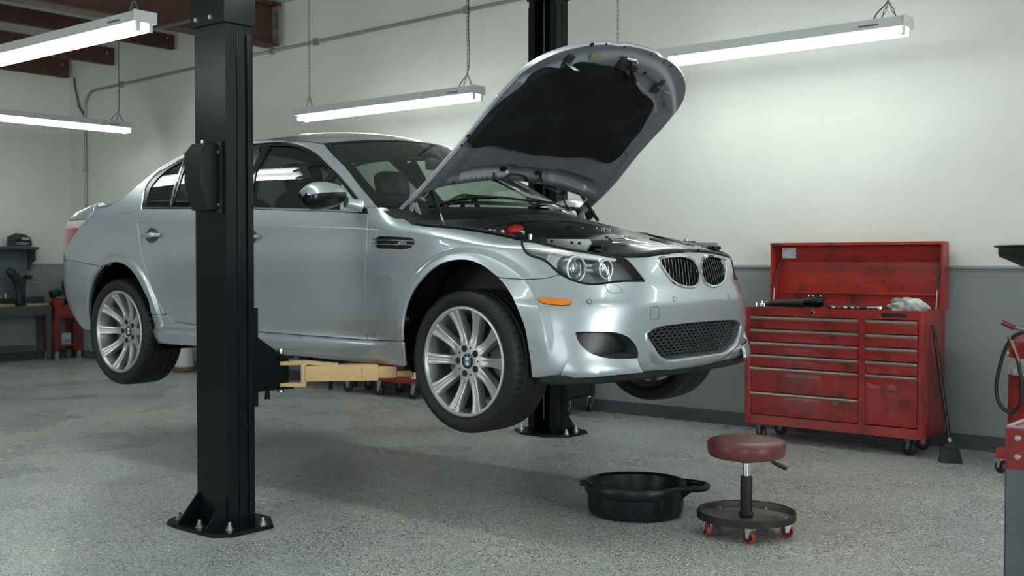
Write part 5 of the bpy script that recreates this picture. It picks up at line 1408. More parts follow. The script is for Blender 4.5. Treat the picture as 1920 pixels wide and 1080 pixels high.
# steering wheel (left-hand drive)
M = np.array(Matrix.Translation((-1.20, .37, 1.475))@Matrix.Rotation(math.radians(-62), 4, 'Y'))
ring = [(M@np.array([.185*math.cos(a), .185*math.sin(a), 0, 1]))[:3] for a in np.linspace(0, 2*PI, 40, endpoint=False)]
sw = MB().tube(ring, .016, 8, closed=True).build('steering_wheel', LEATH, car)
MB().lathe([(0, .03), (.05, .025), (.07, 0), (.06, -.03)], 20, M=M).build('wheel_boss', LEATH, sw)
for a in (0, PI, PI/2*3):
    MB().tube([(M@np.array([.05*math.cos(a), .05*math.sin(a), 0, 1]))[:3], (M@np.array([.18*math.cos(a), .18*math.sin(a), 0, 1]))[:3]], .014, 8).build('wheel_spoke', LEATH, sw)
def seat(x, y, w=.26, rear=False):
    def sup(cx, cz, sx, sy, sz, rot):
        nu, nv = 20, 14; P = np.zeros((nu, nv, 3))
        for i in range(nu):
            for j in range(nv):
                a, b = 2*PI*i/nu, PI*(j/(nv-1)-.5); e = .45
                f = lambda t: math.copysign(abs(t)**e, t)
                P[i, j] = (sx*f(math.cos(b))*f(math.cos(a)), sy*f(math.cos(b))*f(math.sin(a)), sz*f(math.sin(b)))
        R_ = np.array(Matrix.Rotation(rot, 3, 'Y')); P = P@R_.T+np.array([cx, y, cz]); return MB().grid(P, closed_u=True)
    bk = sup(x, 1.36, .075, w, .31, math.radians(-18)).build('seat_back', LEATH, car)
    sup(x-.135, 1.735, .045, .135, .085, math.radians(-14)).build('headrest', LEATH, bk)
    for s_ in (-.05, .05): MB().cyl((x-.10, y+s_, 1.60), (x-.125, y+s_, 1.70), .007, n=8).build('headrest_post', STEEL, bk)
    sup(x+.24, 1.06, .27, w, .085, math.radians(-6)).build('seat_cushion', LEATH, bk)
seat(-1.62, -.37); seat(-1.62, .37)
rs_ = []
seat(-2.42, -.36, .34); seat(-2.42, .36, .34)
MB().box((-3.2, -.66, 1.48), (-2.56, .66, 1.52), .02).build('parcel_shelf', DASH, car)
for sg in (-1, 1):
    MB().box((-2.45, sg*.80, .95), (-.70, sg*.78, 1.50), .01).build('door_card', DASH, car)
    MB().tube([(-1.72, sg*.80, 1.5), (-1.78, sg*.70, 1.75), (-1.80, sg*.60, 1.90)], .03, 8).build('centre_pillar', DASH, car)
rm = MB(); Mr = np.array(Matrix.Translation((-1.02, .02, 1.80))@Matrix.Rotation(math.radians(12), 4, 'Z'))
rm.box((-.018, -.12, -.035), (.018, .12, .035), .016, M=Mr); rm.build('rear_view_mirror', PLASTIC, car); MB().cyl((-1.0, .02, 1.82), (-1.03, .02, 1.875), .01, n=8).build('mirror_stem', PLASTIC, car)
MB().box((-2.6, -.20, .95), (-.95, .20, 1.12), .03).build('centre_console', DASH, car)
# ================================================================== two-post lift
POST = mat('lift_black_enamel', (.005, .007, .009), .27, bump=(300, .03), spec=.25)
YEL = mat('arm_cream_yellow', (.60, .42, .19), .42, noise=(9, .18, (.35, .24, .10)))
PIN = mat('bright_steel_pin', (.45, .46, .47), .25, 1.0)
ANCH = mat('anchor_zinc', (.55, .56, .56), .3, .9)
def lift_post(cx, ya, sgn, label, box_, zs=2.33):
    """channel column; ya is the face away from the car, sgn the direction towards the car"""
    r = empty('lift_post', (cx, ya+sgn*.1, 0), label, 'car lift', 'two-post lift columns')
    w = .1175; y = lambda t: ya+sgn*t
    t = .012
    col = [(cx-w, y(0)), (cx+w, y(0)), (cx+w, y(.150)), (cx+w-.045, y(.150)), (cx+w-.045, y(.138)), (cx+w-t, y(.138)), (cx+w-t, y(t)), (cx-w+t, y(t)), (cx-w+t, y(.138)), (cx-w+.045, y(.138)), (cx-w+.045, y(.150)), (cx-w, y(.150))]
    MB().prism(col, .018, ZC-.02, 'xy').build('column', POST, r, False)
    # ribs pressed into the side faces
    for sx in (-1, 1):
        MB().box((cx+sx*w, y(.062), .02), (cx+sx*(w+.004), y(.070), zs-.04), .002).build('face_rib', POST, r)
        MB().box((cx+sx*w, y(.115), .02), (cx+sx*(w+.010), y(.148), zs-.04), .003).build('face_rib', POST, r)
    ov = .012
    sl = [(cx-w-ov, y(-ov)), (cx+w+ov, y(-ov)), (cx+w+ov, y(.162)), (cx-w-ov, y(.162))]
    MB().prism(sl, zs, ZC-.03, 'xy', bev=.003).build('extension_sleeve', POST, r, False)
    for dx, z in ((-.075, zs+.03), (.035, zs+.03)):
        MB().lathe([(0, -.014), (.011, -.014), (.012, 0)], 6, 'y', (cx+dx, y(-ov), z)).build('sleeve_bolt', ANCH, r)
    pl = [(cx-.135, y(-.13)), (cx-.02, y(-.135)), (cx+.18, y(-.135)), (cx+.245, y(-.07)), (cx+.245, y(.16)), (cx+.10, y(.26)), (cx-.10, y(.26)), (cx-.245, y(.16)), (cx-.245, y(-.07)), (cx-.19, y(-.12))]
    MB().prism(pl, 0, .018, 'xy', bev=.003).build('base_plate', POST, r, False)
    for sx in (-1, 1):
        gz = [(y(0), .018), (y(-.115), .018), (y(-.115), .025), (y(0), .155)]
        MB().prism(gz, cx+sx*(w-.012)-.005, cx+sx*(w-.012)+.005, 'yz').build('gusset', POST, r, False)
        gx = [(cx+sx*w, .018), (cx+sx*(w+.07), .018), (cx+sx*w, .10)]
    for bx, by in ((.02, -.085), (-.19, -.05), (.17, -.03), (.205, .13), (-.205, .13)):
        p = (cx+bx, y(by)); b = MB().lathe([(.022, .018), (.022, .021), (.014, .021), (.014, .034), (.0085, .036), (.0085, .052), (0, .053)], 6, c=(p[0], p[1], 0)).build('anchor_bolt', ANCH, r, False)
    # lifting cables inside the channel
    for dx in (-.035, .03): MB().box((cx+dx-.004, y(.07), .10), (cx+dx+.004, y(.08), ZC-.1)).build('leaf_chain', mat('greased_chain', (.20, .22, .22), .4, .8), r)
    if box_:
        cb = []
        x0, x1 = cx-.072, cx+.062; q = [(0, 1.475), (-.055, 1.475), (-.095, 1.60), (-.095, 1.735), (-.055, 1.782), (0, 1.782)]
        o = MB().prism([(y(a), z) for a, z in q], x0, x1, 'yz', bev=.006).build('control_box', mat('control_box_black', (.009, .011, .012), .42, bump=(40, .05), spec=.3), r)
        MB().box((x1, y(0), 1.46), (x1+.035, y(-.012), 1.79), .003).build('box_flange', mat('control_box_black', (0, 0, 0)), o)
        for z in (1.50, 1.74): MB().lathe([(0, -.006), (.006, -.006), (.007, 0)], 8, 'y', (x1+.018, y(-.012), z)).build('box_screw', ANCH, o)
        MB().cyl((cx-.02, y(-.03), 1.782), (cx-.02, y(-.03), 1.80), .006, n=8).build('box_stud', ANCH, o)
    # carriage
    cz = .60
    MB().box((cx-.09, y(.06), .55), (cx+.09, y(.20), 1.02), .006).build('carriage', POST, r)
    return r
def arm_pair(r, cx, ya, sgn, piv, ends):
    """piv: list of pivots (x, y); ends: list of pad points"""
    for k, (pv, en) in enumerate(zip(piv, ends)):
        px, py = pv; d = np.array([en[0]-px, en[1]-py]); L = np.linalg.norm(d); d /= L; nrm = np.array([-d[1], d[0]])
        z0, z1 = .655, .735
        # bracket of the carriage holding the pin
        sx = 1 if k == 0 else -1; xb = cx+sx*.045
        MB().prism([(ya+sgn*.14, .615), (py+sgn*.03, .615), (py+sgn*.03, .775), (py-sgn*.02, .79), (ya+sgn*.14, .93)], xb-.010, xb+.010, 'yz').build('carriage_bracket', POST, r, False)
        MB().box((min(xb, px)-.03, ya+sgn*.15, .616), (max(xb, px)+.02, py-sgn*.03, .63), .003).build('bracket_foot', POST, r)
        for zz in (.615, .765):
            MB().prism([(px-.045, py-.045), (px+.05, py-.045), (px+.05, py+.045), (px-.045, py+.045)], zz, zz+.014, 'xy', bev=.004).build('pivot_plate', POST, r)
        arm = empty('lift_arm', (px, py, .0)) if False else None
        def A(l, t, z): return (px+d[0]*l+nrm[0]*t, py+d[1]*l+nrm[1]*t, z)
        # yoke: two lugs and an upright, then the box section
        h = .046
        body_ = MB().box((.12, -h, .652), (L*.72, h, .730), .005)
        V = np.array(body_.V); body_.V = [A(*v) for v in V]
        a_ = body_.build('swing_arm', YEL, r)
        for z in (.636, .742):
            q = MB().box((-.035, -h*.8, z-.010), (.125, h*.8, z+.010), .006); q.V = [A(*v) for v in np.array(q.V)]; q.build('yoke_lug', YEL, a_)
        q = MB().box((.100, -h*.9, .640), (.128, h*.9, .742), .006); q.V = [A(*v) for v in np.array(q.V)]; q.build('yoke_web', YEL, a_)
        q = MB().grid(np.array([[A(.11, s*.9*h, .752) for s in (-1, 1)]+[A(.11, s*.9*h, .738) for s in (1, -1)], [A(L*.42, s*.9*h, .736) for s in (-1, 1)]+[A(L*.42, s*.9*h, .722) for s in (1, -1)]]), closed_v=True); q.build('brace', YEL, a_, False)
        q = MB().box((L*.70, -h*.78, .662), (L*.86, h*.78, .722), .012); q.V = [A(*v) for v in np.array(q.V)]; q.build('arm_extension', YEL, a_)
        q = MB().box((L*.84, -h*.62, .668), (L*1.0, h*.62, .698), .006); q.V = [A(*v) for v in np.array(q.V)]; q.build('arm_tip', YEL, a_)
        q = MB().box((L*.60, -h-.004, .662), (L*.685, h+.004, .716), .003); q.V = [A(*v) for v in np.array(q.V)]; q.build('arm_plate', YEL, a_)
        MB().cyl((px, py, .60), (px, py, .80), .019, n=18).build('pivot_pin', PIN, r)
        MB().cyl((px, py, .80), (px, py, .812), .014, n=8).build('pin_bolt', ANCH, r)
        MB().lathe([(.05, .698), (.055, .704), (.055, .722), (.048, .742), (0, .742)], 20, c=(en[0], en[1], 0)).build('lift_pad', RUBBER, a_)
        MB().cyl((en[0], en[1], .655), (en[0], en[1], .70), .03, n=14).build('pad_screw', PIN, a_)
NX, NY = -.9325, -1.615
r = lift_post(NX, NY, 1, 'black lift column in front of the car doors with a control box on it', True)
arm_pair(r, NX, NY, 1, [(-.905, -1.235), (-1.03, -1.235)], [(-.46, -.745), (-2.12, -.745)])
MB().cyl((-.885, -1.33, .575), (-.885, -1.33, .616), .014, .010, 10).build('grease_fitting', POST, r)
FX, FY = -1.455, 1.715
r2 = lift_post(FX, FY, -1, 'black lift column standing behind the car near the back wall', False, 3.10)
arm_pair(r2, FX, FY, -1, [(-1.39, 1.335), (-1.52, 1.335)], [(-.46, .745), (-2.12, .745)])
# ================================================================== red tool chest by the back wall
def stained_red(name, base, seed=0.0, amt=1.0):
    if name in MATS: return MATS[name]
    m = mat(name, base, .38, coat=.2); nt = m.node_tree; b = nt.nodes['Principled BSDF']
    geo = nt.nodes.new('ShaderNodeNewGeometry'); mp = nt.nodes.new('ShaderNodeMapping'); mp.inputs['Location'].default_value = (seed, seed*.7, seed*1.3); nt.links.new(geo.outputs['Position'], mp.inputs['Vector'])
    n1 = nt.nodes.new('ShaderNodeTexNoise'); n1.inputs['Scale'].default_value = 5.5; n1.inputs['Detail'].default_value = 9; n1.inputs['Roughness'].default_value = .72; nt.links.new(mp.outputs[0], n1.inputs['Vector'])
    r1 = nt.nodes.new('ShaderNodeValToRGB'); r1.color_ramp.elements[0].position = .50; r1.color_ramp.elements[1].position = .70
    r1.color_ramp.elements[0].color = (*base, 1); r1.color_ramp.elements[1].color = (.035, .014, .010, 1); nt.links.new(n1.outputs['Fac'], r1.inputs['Fac'])
    n2 = nt.nodes.new('ShaderNodeTexNoise'); n2.inputs['Scale'].default_value = 38; n2.inputs['Detail'].default_value = 5; nt.links.new(mp.outputs[0], n2.inputs['Vector'])
    r2 = nt.nodes.new('ShaderNodeValToRGB'); r2.color_ramp.elements[0].position = .70; r2.color_ramp.elements[1].position = .76
    r2.color_ramp.elements[0].color = (1, 1, 1, 1); r2.color_ramp.elements[1].color = (.25, .22, .2, 1); nt.links.new(n2.outputs['Fac'], r2.inputs['Fac'])
    mx = nt.nodes.new('ShaderNodeMixRGB'); mx.blend_type = 'MULTIPLY'; mx.inputs[0].default_value = .8*amt; nt.links.new(r1.outputs[0], mx.inputs[1]); nt.links.new(r2.outputs[0], mx.inputs[2])
    nt.links.new(mx.outputs[0], b.inputs['Base Color']); return m
RED = stained_red('chest_red_enamel', (.31, .020, .016), 0); REDL = stained_red('lid_red_enamel', (.35, .024, .018), 3.1)
STRIPM = mat('drawer_pull_alloy', (.52, .50, .46), .38, .8, noise=(25, .4, (.25, .22, .20)))
LINER_ = mat('ribbed_rubber_mat', (.03, .035, .038), .8)
CX0, CX1, CF, CB = -.232, .997, 2.30, 2.725
chest = empty('tool_chest', ((CX0+CX1)/2, (CF+CB)/2, 0), 'worn red rolling tool chest with its lid open against the wall', 'tool chest')
t = .014
cb = MB(); cb.box((CX0, CF, .115), (CX0+.045, CB, .925), .003); cb.box((CX1-.027, CF, .115), (CX1, CB, .925), .003); cb.box((CX0+.045, CB-t, .115), (CX1-.027, CB, .925)); cb.box((CX0+.045, CF+.0005, .115), (CX1-.027, CB-t, .178))
cb.box((.583, CF+.001, .178), (.632, CB-t, .868)); cb.box((CX0+.045, CF+.0005, .868), (CX1-.027, CF+.03, .925)); cb.box((CX0+.045, CF+.03, .866), (CX1-.027, CB-t, .880))
cb.build('cabinet_body', RED, chest)
MB().box((CX0+.03, CF+.015, .906), (CX1-.03, CB-.02, .918), .003).build('rubber_mat', LINER_, chest)
MB().box((CX0+.04, CF+.04, .18), (CX1-.04, CF+.06, .87)).build('drawer_shadow_box', mat('drawer_gap_black', (.006, .005, .005), .9), chest)
def drawer(x0, x1, z0, z1):
    d = MB().box((x0+.003, CF-.004, z0+.004), (x1-.003, CF+.035, z1-.022), .003).build('drawer', RED, chest)
    MB().prism([(CF-.018, z1-.004), (CF-.018, z1-.013), (CF-.006, z1-.023), (CF+.03, z1-.023), (CF+.03, z1-.002), (CF-.008, z1-.002)], x0+.003, x1-.003, 'yz').build('drawer_pull', STRIPM, d, False)
zl = [.863, .775, .686, .598, .512, .340, .180]
for a, b in zip(zl[:-1], zl[1:]): drawer(CX0+.045, .583, b, a)
zr = [.863, .772, .686, .598, .511, .182]
for a, b in zip(zr[:-1], zr[1:]): drawer(.632, CX1-.027, b, a)
MB().lathe([(0, -.012), (.011, -.012), (.014, -.008), (.014, 0)], 16, 'y', (.27, CF, .895)).build('lock', CHROME, chest)
np_ = MB().box((.735, CF-.003, .884), (.895, CF+.002, .908), .002).build('name_plate', mat('plate_black', (.012, .012, .013), .4), chest)
# open lid: shallow tray standing up at the back
LB = 2.80; lid = MB(); lx0, lx1, lz0, lz1 = CX0+.002, CX1-.004, .925, 1.372
lid.box((lx0+.012, LB-.012, lz0), (lx1-.012, LB, lz1-.022)); lid.box((lx0, CB-.045, lz0), (lx0+.012, LB, lz1-.022)); lid.box((lx1-.012, CB-.045, lz0), (lx1, LB, lz1-.022)); lid.box((lx0, CB-.048, lz1-.022), (lx1, LB, lz1), .003)
lo_ = lid.build('lid', REDL, chest)
MB().box((lx0+.014, LB-.020, lz0+.09), (lx1-.014, LB-.011, 1.235), .002).build('lid_panel', REDL, lo_)
MB().box((lx0+.014, LB-.030, lz0+.085), (lx1-.014, LB-.012, lz0+.100), .002).build('lid_rib', REDL, lo_)
MB().prism([(LB-.022, 1.236), (LB-.012, 1.236), (LB-.012, 1.30), (LB-.05, 1.345), (LB-.058, 1.345)], lx0+.013, lx1-.013, 'yz').build('lid_fold', REDL, lo_, False)
stk = MB().box((-.165, LB-.0635, 1.262), (-.060, LB-.0605, 1.338)); so = stk.build('paper_sticker', mat('sticker_paper', (.62, .64, .66), .6, noise=(60, .8, (.20, .26, .42))), lo_)
for x in (lx0+.035, lx1-.035):
    g_ = MB().cyl((x, LB-.05, 1.225), (x+.004, CB-.06, 1.05), .008, n=10).build('lid_strut', mat('strut_brown_black', (.03, .022, .02), .4, .3), chest)
    MB().cyl((x+.004, CB-.06, 1.05), (x+.006, CB-.08, .93), .004, n=8).build('strut_rod', CHROME, g_)
def caster(root, x, y, r, w, m_wheel, m_fork, ang=0., top=None, name='caster'):
    top = top or 2*r+.03
    M = Matrix.Translation((x, y, 0))@Matrix.Rotation(ang, 4, 'Z')
    c = MB().lathe([(0, -w/2), (r*.35, -w/2), (r*.38, -w/2+.004), (r*.75, -w/2+.006), (r*.80, -w/2), (r*.96, -w/2+.002), (r, -w/4), (r, w/4), (r*.96, w/2-.002), (r*.80, w/2), (r*.75, w/2-.006), (r*.38, w/2-.004), (r*.35, w/2), (0, w/2)], 26, 'y', (-r*.25, 0, r), M=None)
    c.V = (np.array(c.V)@np.array(M)[:3, :3].T+np.array(M)[:3, 3]).tolist()
    o = c.build(name, m_wheel, root)
    f = MB()
    for s in (-1, 1):
        yy = s*(w/2+.004)
        f.prism([(-r*.25-r*.22, r*.85), (-r*.25+r*.22, r*.85), (r*.45, top-.006), (-r*.55, top-.006)], yy-.002, yy+.002, 'xz', M=np.array(M))
    f.box((-r*.6, -w/2-.006, top-.008), (r*.55, w/2+.006, top), .002, M=np.array(M)); f.cyl(*[(np.array(M)@np.array([-r*.25, s*(w/2+.008), r, 1]))[:3] for s in (-1, 1)], r*.14, n=10)
    f.build('caster_fork', m_fork, o, False); return o
CASTB = mat('caster_black', (.012, .012, .013), .5); FORKG = mat('fork_grey', (.20, .205, .20), .45, .6)
for x, y, a in ((CX0+.085, CF+.075, 2.6), (CX1-.09, CF+.065, -.5), (CX0+.12, CB-.08, .2), (CX1-.10, CB-.08, .3)): caster(chest, x, y, .046, .034, CASTB, FORKG, a, .116)
# ---- things lying on the chest
ZT = .9185
gr = empty('impact_wrench', (-.05, 2.50, ZT), 'black pneumatic impact wrench lying on the tool chest', 'power tool')
MB().tube([(-.14, 2.48, ZT+.026), (-.02, 2.50, ZT+.032), (.10, 2.53, ZT+.034)], [.022, .027, .032], 12).build('handle', mat('tool_black_rubber', (.010, .011, .012), .5), gr)
MB().tube([(.10, 2.53, ZT+.040), (.145, 2.54, ZT+.044), (.20, 2.55, ZT+.044), (.23, 2.555, ZT+.043)], [.030, .039, .039, .028], 14).build('motor_housing', BLACKTRIM, gr)
MB().tube([(-.20, 2.465, ZT+.022), (-.14, 2.48, ZT+.026)], [.012, .016], 10).build('air_coupler', CHROME, gr)
for x in (.13, .16, .215): MB().cyl((x, 2.535, ZT+.079), (x+.004, 2.536, ZT+.090), .006, n=8).build('housing_screw', CHROME, gr)
for k, (x, y, r_, h) in enumerate(((-.185, 2.37, .013, .035), (-.155, 2.40, .016, .045), (-.12, 2.365, .012, .030))):
    s_ = MB().lathe([(.0, h), (r_*.6, h), (r_*.6, h*.6), (r_*.8, h*.6), (r_*.85, h), (r_, h*.96), (r_, 0), (0, 0)][::-1], 16, c=(x, y, ZT)).build('socket', CHROME); tag(s_, ('short chrome socket standing by the coupler of the impact wrench', 'tall wide chrome socket standing beside the impact wrench', 'smallest chrome socket standing beside the impact wrench')[k], 'socket', 'sockets on the tool chest')
tw = empty('torque_wrench', (.47, 2.38, ZT), 'black torque wrench with coloured stickers lying on the tool chest', 'wrench')
MB().tube([(.36, 2.350, ZT+.017), (.40, 2.358, ZT+.017), (.56, 2.388, ZT+.017), (.60, 2.396, ZT+.016)], [.012, .0165, .0165, .012], 12).build('grip', mat('tool_black_rubber', (0, 0, 0)), tw)
MB().cyl((.60, 2.396, ZT+.016), (.66, 2.408, ZT+.016), .0085, n=10).build('shaft', CHROME, tw)
MB().lathe([(0, .0), (.02, 0), (.022, .006), (.022, .022), (.018, .028), (0, .028)], 16, c=(.68, 2.411, ZT)).build('ratchet_head', CHROME, tw)
for x, c in ((.395, (.6, .6, .58)), (.43, (.55, .05, .04)), (.47, (.6, .6, .58)), (.515, (.62, .52, .12)), (.55, (.55, .10, .14))):
    y = 2.350+(x-.36)*.19; MB().box((x-.012, y-.0185, ZT+.011), (x+.012, y-.0155, ZT+.024), .001).build('sticker', mat('sticker_%d' % int(c[0]*100+c[1]*10), c, .5), tw)
def crumple(c, sx, sy, sz, seed, n=26, m=18):
    rs = np.random.RandomState(seed); ph = rs.uniform(0, 6.28, (12, 3)); fr = rs.uniform(1.5, 6, (12, 3)); P = np.zeros((n, m, 3))
    for i in range(n):
        for j in range(m):
            a, b = 2*PI*i/n, PI*j/(m-1)
            d = np.array([math.cos(a)*math.sin(b), math.sin(a)*math.sin(b), math.cos(b)])
            q = 1+.20*sum(math.sin(f@d*1.4+p[0]) for f, p in zip(fr, ph))/3.2*(math.sin(b)**.3)
            P[i, j] = d*q*np.array([sx, sy, sz])
    P[..., 2] = np.maximum(P[..., 2], -sz*.42); P += np.array(c)-np.array([0, 0, P[..., 2].min()]); return MB().grid(P, closed_u=True, flip=True)
rag = crumple((.86, 2.40, ZT+.001), .105, .058, .062, 5); rag2 = crumple((.90, 2.48, ZT+.001), .065, .05, .045, 9)
ro = rag.build('shop_rag', mat('dirty_white_cloth', (.62, .63, .60), .9, noise=(22, .75, (.09, .09, .085)), bump=(40, .4)), None, True, 60); tag(ro, 'crumpled white shop rag with grease stains on the tool chest', 'rag')
r2_ = rag2.build('rag_fold', MATS['dirty_white_cloth'], ro, True, 60)

# ================================================================== broom leaning on the chest
br = empty('broom', (1.175, 2.27, 0), 'black angle broom leaning on the side of the tool chest', 'broom')
MB().tube([(1.175, 2.285, .13), (1.02, 2.43, .835)], [.013, .012], 10).build('handle', mat('broom_black', (.008, .009, .010), .35), br)
MB().tube([(1.178, 2.282, .115), (1.170, 2.29, .155)], [.016, .012], 10).build('ferrule', STEEL, br)
MB().prism([(-.05, .095), (.055, .080), (.03, .125), (-.02, .128)], -.018, .018, 'xz', M=np.array(Matrix.Translation((1.18, 2.272, 0))@Matrix.Rotation(math.radians(25), 4, 'Z')), bev=.004).build('broom_cap', mat('broom_black', (0, 0, 0)), br)
bz = MB(); Mb = np.array(Matrix.Translation((1.18, 2.268, 0))@Matrix.Rotation(math.radians(25), 4, 'Z'))
for i in range(22):
    for j in range(4):
        u = i/21; v = (j-1.5)/1.5
        a = (Mb@np.array([-.045+.098*u, v*.014, .095-.012*u, 1]))[:3]; b = (Mb@np.array([-.058+.128*u, v*.030, .002+.0*u, 1]))[:3]; bz.tube([a, b], [.0035, .0045], 5)
bo = bz.build('bristles', mat('bristle_black', (.010, .012, .013), .7), br); bo['kind'] = 'stuff'

# ================================================================== drain pan
pan = empty('drain_pan', (.437, -.12, 0), 'round black plastic oil drain pan with a side handle', 'drain pan')
PANM = mat('pan_black_plastic', (.007, .010, .013), .36, bump=(80, .05), spec=.35)
R_ = .245; n = 96; prof = [(0, .0), (.205, 0), (.226, .008), (.234, .03), (.238, .105), (.244, .110), (.250, .118), (.252, .150), (.246, .160), (.236, .162), (.222, .156), (.214, .150), (.208, .120), (.200, .10), (.196, .05), (.185, .030), (0, .026)]
P = np.zeros((n, len(prof), 3))
for i in range(n):
    a = 2*PI*i/n; f = (i % 8) in (0, 1)
    for j, (r, z) in enumerate(prof):
        rr = r-(.006 if (f and .005 < z < .108 and j in (2, 3, 4)) else 0)
        P[i, j] = (.437+rr*math.cos(a), -.12+rr*math.sin(a), z)
MB().grid(P, closed_u=True).build('pan_bowl', PANM, pan)
MB().lathe([(0, .040), (.19, .040)], 48, c=(.437, -.12, 0)).build('used_oil', mat('used_oil', (.004, .003, .002), .03, coat=1.0), pan)
ha = math.atan2(.137, .27); ca, sa = math.cos(ha), math.sin(ha)
def hp(l, t, z): return (.437+l*ca-t*sa, -.12+l*sa+t*ca, z)
MB().tube(spline([hp(.215, -.105, .146), hp(.27, -.088, .146), hp(.325, -.060, .145), hp(.345, -.03, .145), hp(.345, .03, .145), hp(.325, .060, .145), hp(.27, .088, .146), hp(.215, .105, .146)], 5), .0155, 10).build('handle', PANM, pan)
gx = MB()
for s in (-1, 1): gx.grid(np.array([[hp(.235, s*.098, .148), hp(.29, s*.078, .142)], [hp(.225, s*.095, .085), hp(.245, s*.085, .105)]]))
gx.build('handle_web', PANM, pan)
MB().prism([(.437+(-.235)*ca-(-.03)*sa, -.12+(-.235)*sa+(-.03)*ca), (.437+(-.275)*ca-(-.018)*sa, -.12+(-.275)*sa+(-.018)*ca), (.437+(-.275)*ca-(.018)*sa, -.12+(-.275)*sa+(.018)*ca), (.437+(-.235)*ca-(.03)*sa, -.12+(-.235)*sa+(.03)*ca)], .125, .152, 'xy', bev=.004).build('pour_spout', PANM, pan)
MB().tube([hp(-.26, .005, .150), hp(-.30, .01, .150), hp(-.315, .012, .140)], .0045, 6).build('wire_clip', STEEL, pan)

# ================================================================== rolling stool
SX, SY = 1.055, -.150
stool = empty('rolling_stool', (SX, SY, 0), 'round maroon mechanic stool on a black tray with red casters', 'stool')
MAR = mat('maroon_vinyl', (.135, .030, .034), .36, noise=(7, .35, (.22, .10, .09)), bump=(180, .06))
MB().lathe([(0, .352), (.150, .352), (.166, .358), (.174, .372), (.1765, .392), (.1765, .412), (.172, .424), (.160, .431), (.11, .434), (0, .435)], 56, c=(SX, SY, 0)).build('seat', MAR, stool)
ring = [(SX+.1768*math.cos(a), SY+.1768*math.sin(a), .416) for a in np.linspace(0, 2*PI, 60, endpoint=False)]
MB().tube(ring, .0022, 5, closed=True).build('seat_piping', MAR, stool)
MB().lathe([(.12, .346), (.12, .353), (0, .353)], 24, c=(SX, SY, 0)).build('seat_plate', CASTB, stool)
MB().lathe([(.024, .325), (.024, .348), (0, .348)], 20, c=(SX, SY, 0)).build('seat_socket', CASTB, stool)
MB().cyl((SX, SY, .235), (SX, SY, .33), .0155, n=20).build('gas_rod', CHROME, stool)
MB().lathe([(.032, .082), (.034, .095), (.030, .10), (.0265, .102), (.0265, .262), (.023, .264), (0, .264)], 24, c=(SX, SY, 0)).build('gas_cylinder', CASTB, stool)
MB().tube([(SX+.02, SY+.01, .343), (SX+.085, SY+.055, .338), (SX+.11, SY+.07, .322)], .005, 8).build('height_lever', CASTB, stool)
MB().tube([(SX+.098, SY+.063, .329), (SX+.150, SY+.098, .300)], [.009, .010], 10).build('lever_grip', CASTB, stool)
MB().lathe([(0, .078), (.204, .078), (.212, .082), (.214, .104), (.2195, .105), (.220, .080), (.216, .072), (0, .070)], 64, c=(SX, SY, 0)).build('tool_tray', mat('tray_black_worn', (.020, .021, .021), .5, noise=(5, .9, (.16, .145, .125))), stool)
MB().lathe([(.2145, .103), (.2185, .108), (.2225, .103), (.2225, .074), (.2145, .072)], 64, c=(SX, SY, 0), close=True).build('tray_rim', CASTB, stool)
REDW = mat('red_urethane_tyre', (.38, .045, .035), .4)
for k in range(5):
    a = math.radians(15+72*k); x, y = SX+.192*math.cos(a), SY+.192*math.sin(a); ang = (.4, 1.9, -.7, 2.4, -.2)[k]
    o = caster(stool, x, y, .030, .022, REDW, mat('caster_zinc', (.55, .57, .57), .35, .9), ang, .070)
    M = Matrix.Translation((x, y, 0))@Matrix.Rotation(ang, 4, 'Z')
    hb = MB().lathe([(0, -.0125), (.019, -.0125), (.020, -.009), (.020, .009), (.019, .0125), (0, .0125)], 18, 'y', (-.0075, 0, .030)); hb.V = (np.array(hb.V)@np.array(M)[:3, :3].T+np.array(M)[:3, 3]).tolist(); hb.build('caster_hub', CASTB, o)
    MB().lathe([(.006, .078), (.006, .088), (0, .09)], 6, c=(x-.012*math.cos(a), y-.012*math.sin(a), 0)).build('tray_bolt', ANCH, stool)

# ================================================================== oil drainer at the right edge
OX, OY = 1.735, 2.25
dr = empty('oil_drainer', (OX, OY, 0), 'red waste-oil drainer on casters with a hose and a black bowl', 'oil drainer')
REDT = stained_red('drainer_red', (.34, .020, .018), 7.7, .5)
MB().lathe([(0, .10), (.18, .10), (.202, .115), (.206, .14), (.206, .74), (.198, .775), (.16, .80), (.06, .815), (0, .816)], 40, c=(OX, OY, 0)).build('tank', REDT, dr)
MB().box((OX-.21, OY-.16, .085), (OX+.21, OY+.16, .11), .006).build('chassis', REDT, dr)
for sx, sy in ((-1, -1), (1, -1), (-1, 1), (1, 1)): 
    MB().box((OX+sx*.20-.03, OY+sy*.14-.03, .085), (OX+sx*.20+.03, OY+sy*.14+.03, .15), .004).build('caster_mount', REDT, dr)
    caster(dr, OX+sx*.205, OY+sy*.145, .038, .026, CASTB, mat('caster_zinc', (.5, .5, .5)), .7*sx, .086)
MB().cyl((OX, OY, .81), (OX, OY, 1.25), .022, n=14).build('mast', CHROME, dr)
MB().lathe([(0, 1.12), (.05, 1.13), (.345, 1.268), (.350, 1.285), (.350, 1.318), (.372, 1.322), (.372, 1.332), (.345, 1.332), (.340, 1.29), (.06, 1.16), (0, 1.15)], 48, c=(OX+.10, OY-.05, 0)).build('bowl', mat('bowl_black', (.008, .009, .010), .45), dr)
MB().tube([(OX-.245, OY-.02, .878), (OX-.175, OY-.01, .845)], [.016, .015], 10).build('lever_grip', mat('grip_red', (.22, .02, .022), .4), dr)
MB().tube([(OX-.18, OY-.01, .848), (OX-.10, OY, .83), (OX-.02, OY, .815)], .010, 8).build('lever', STEEL, dr)
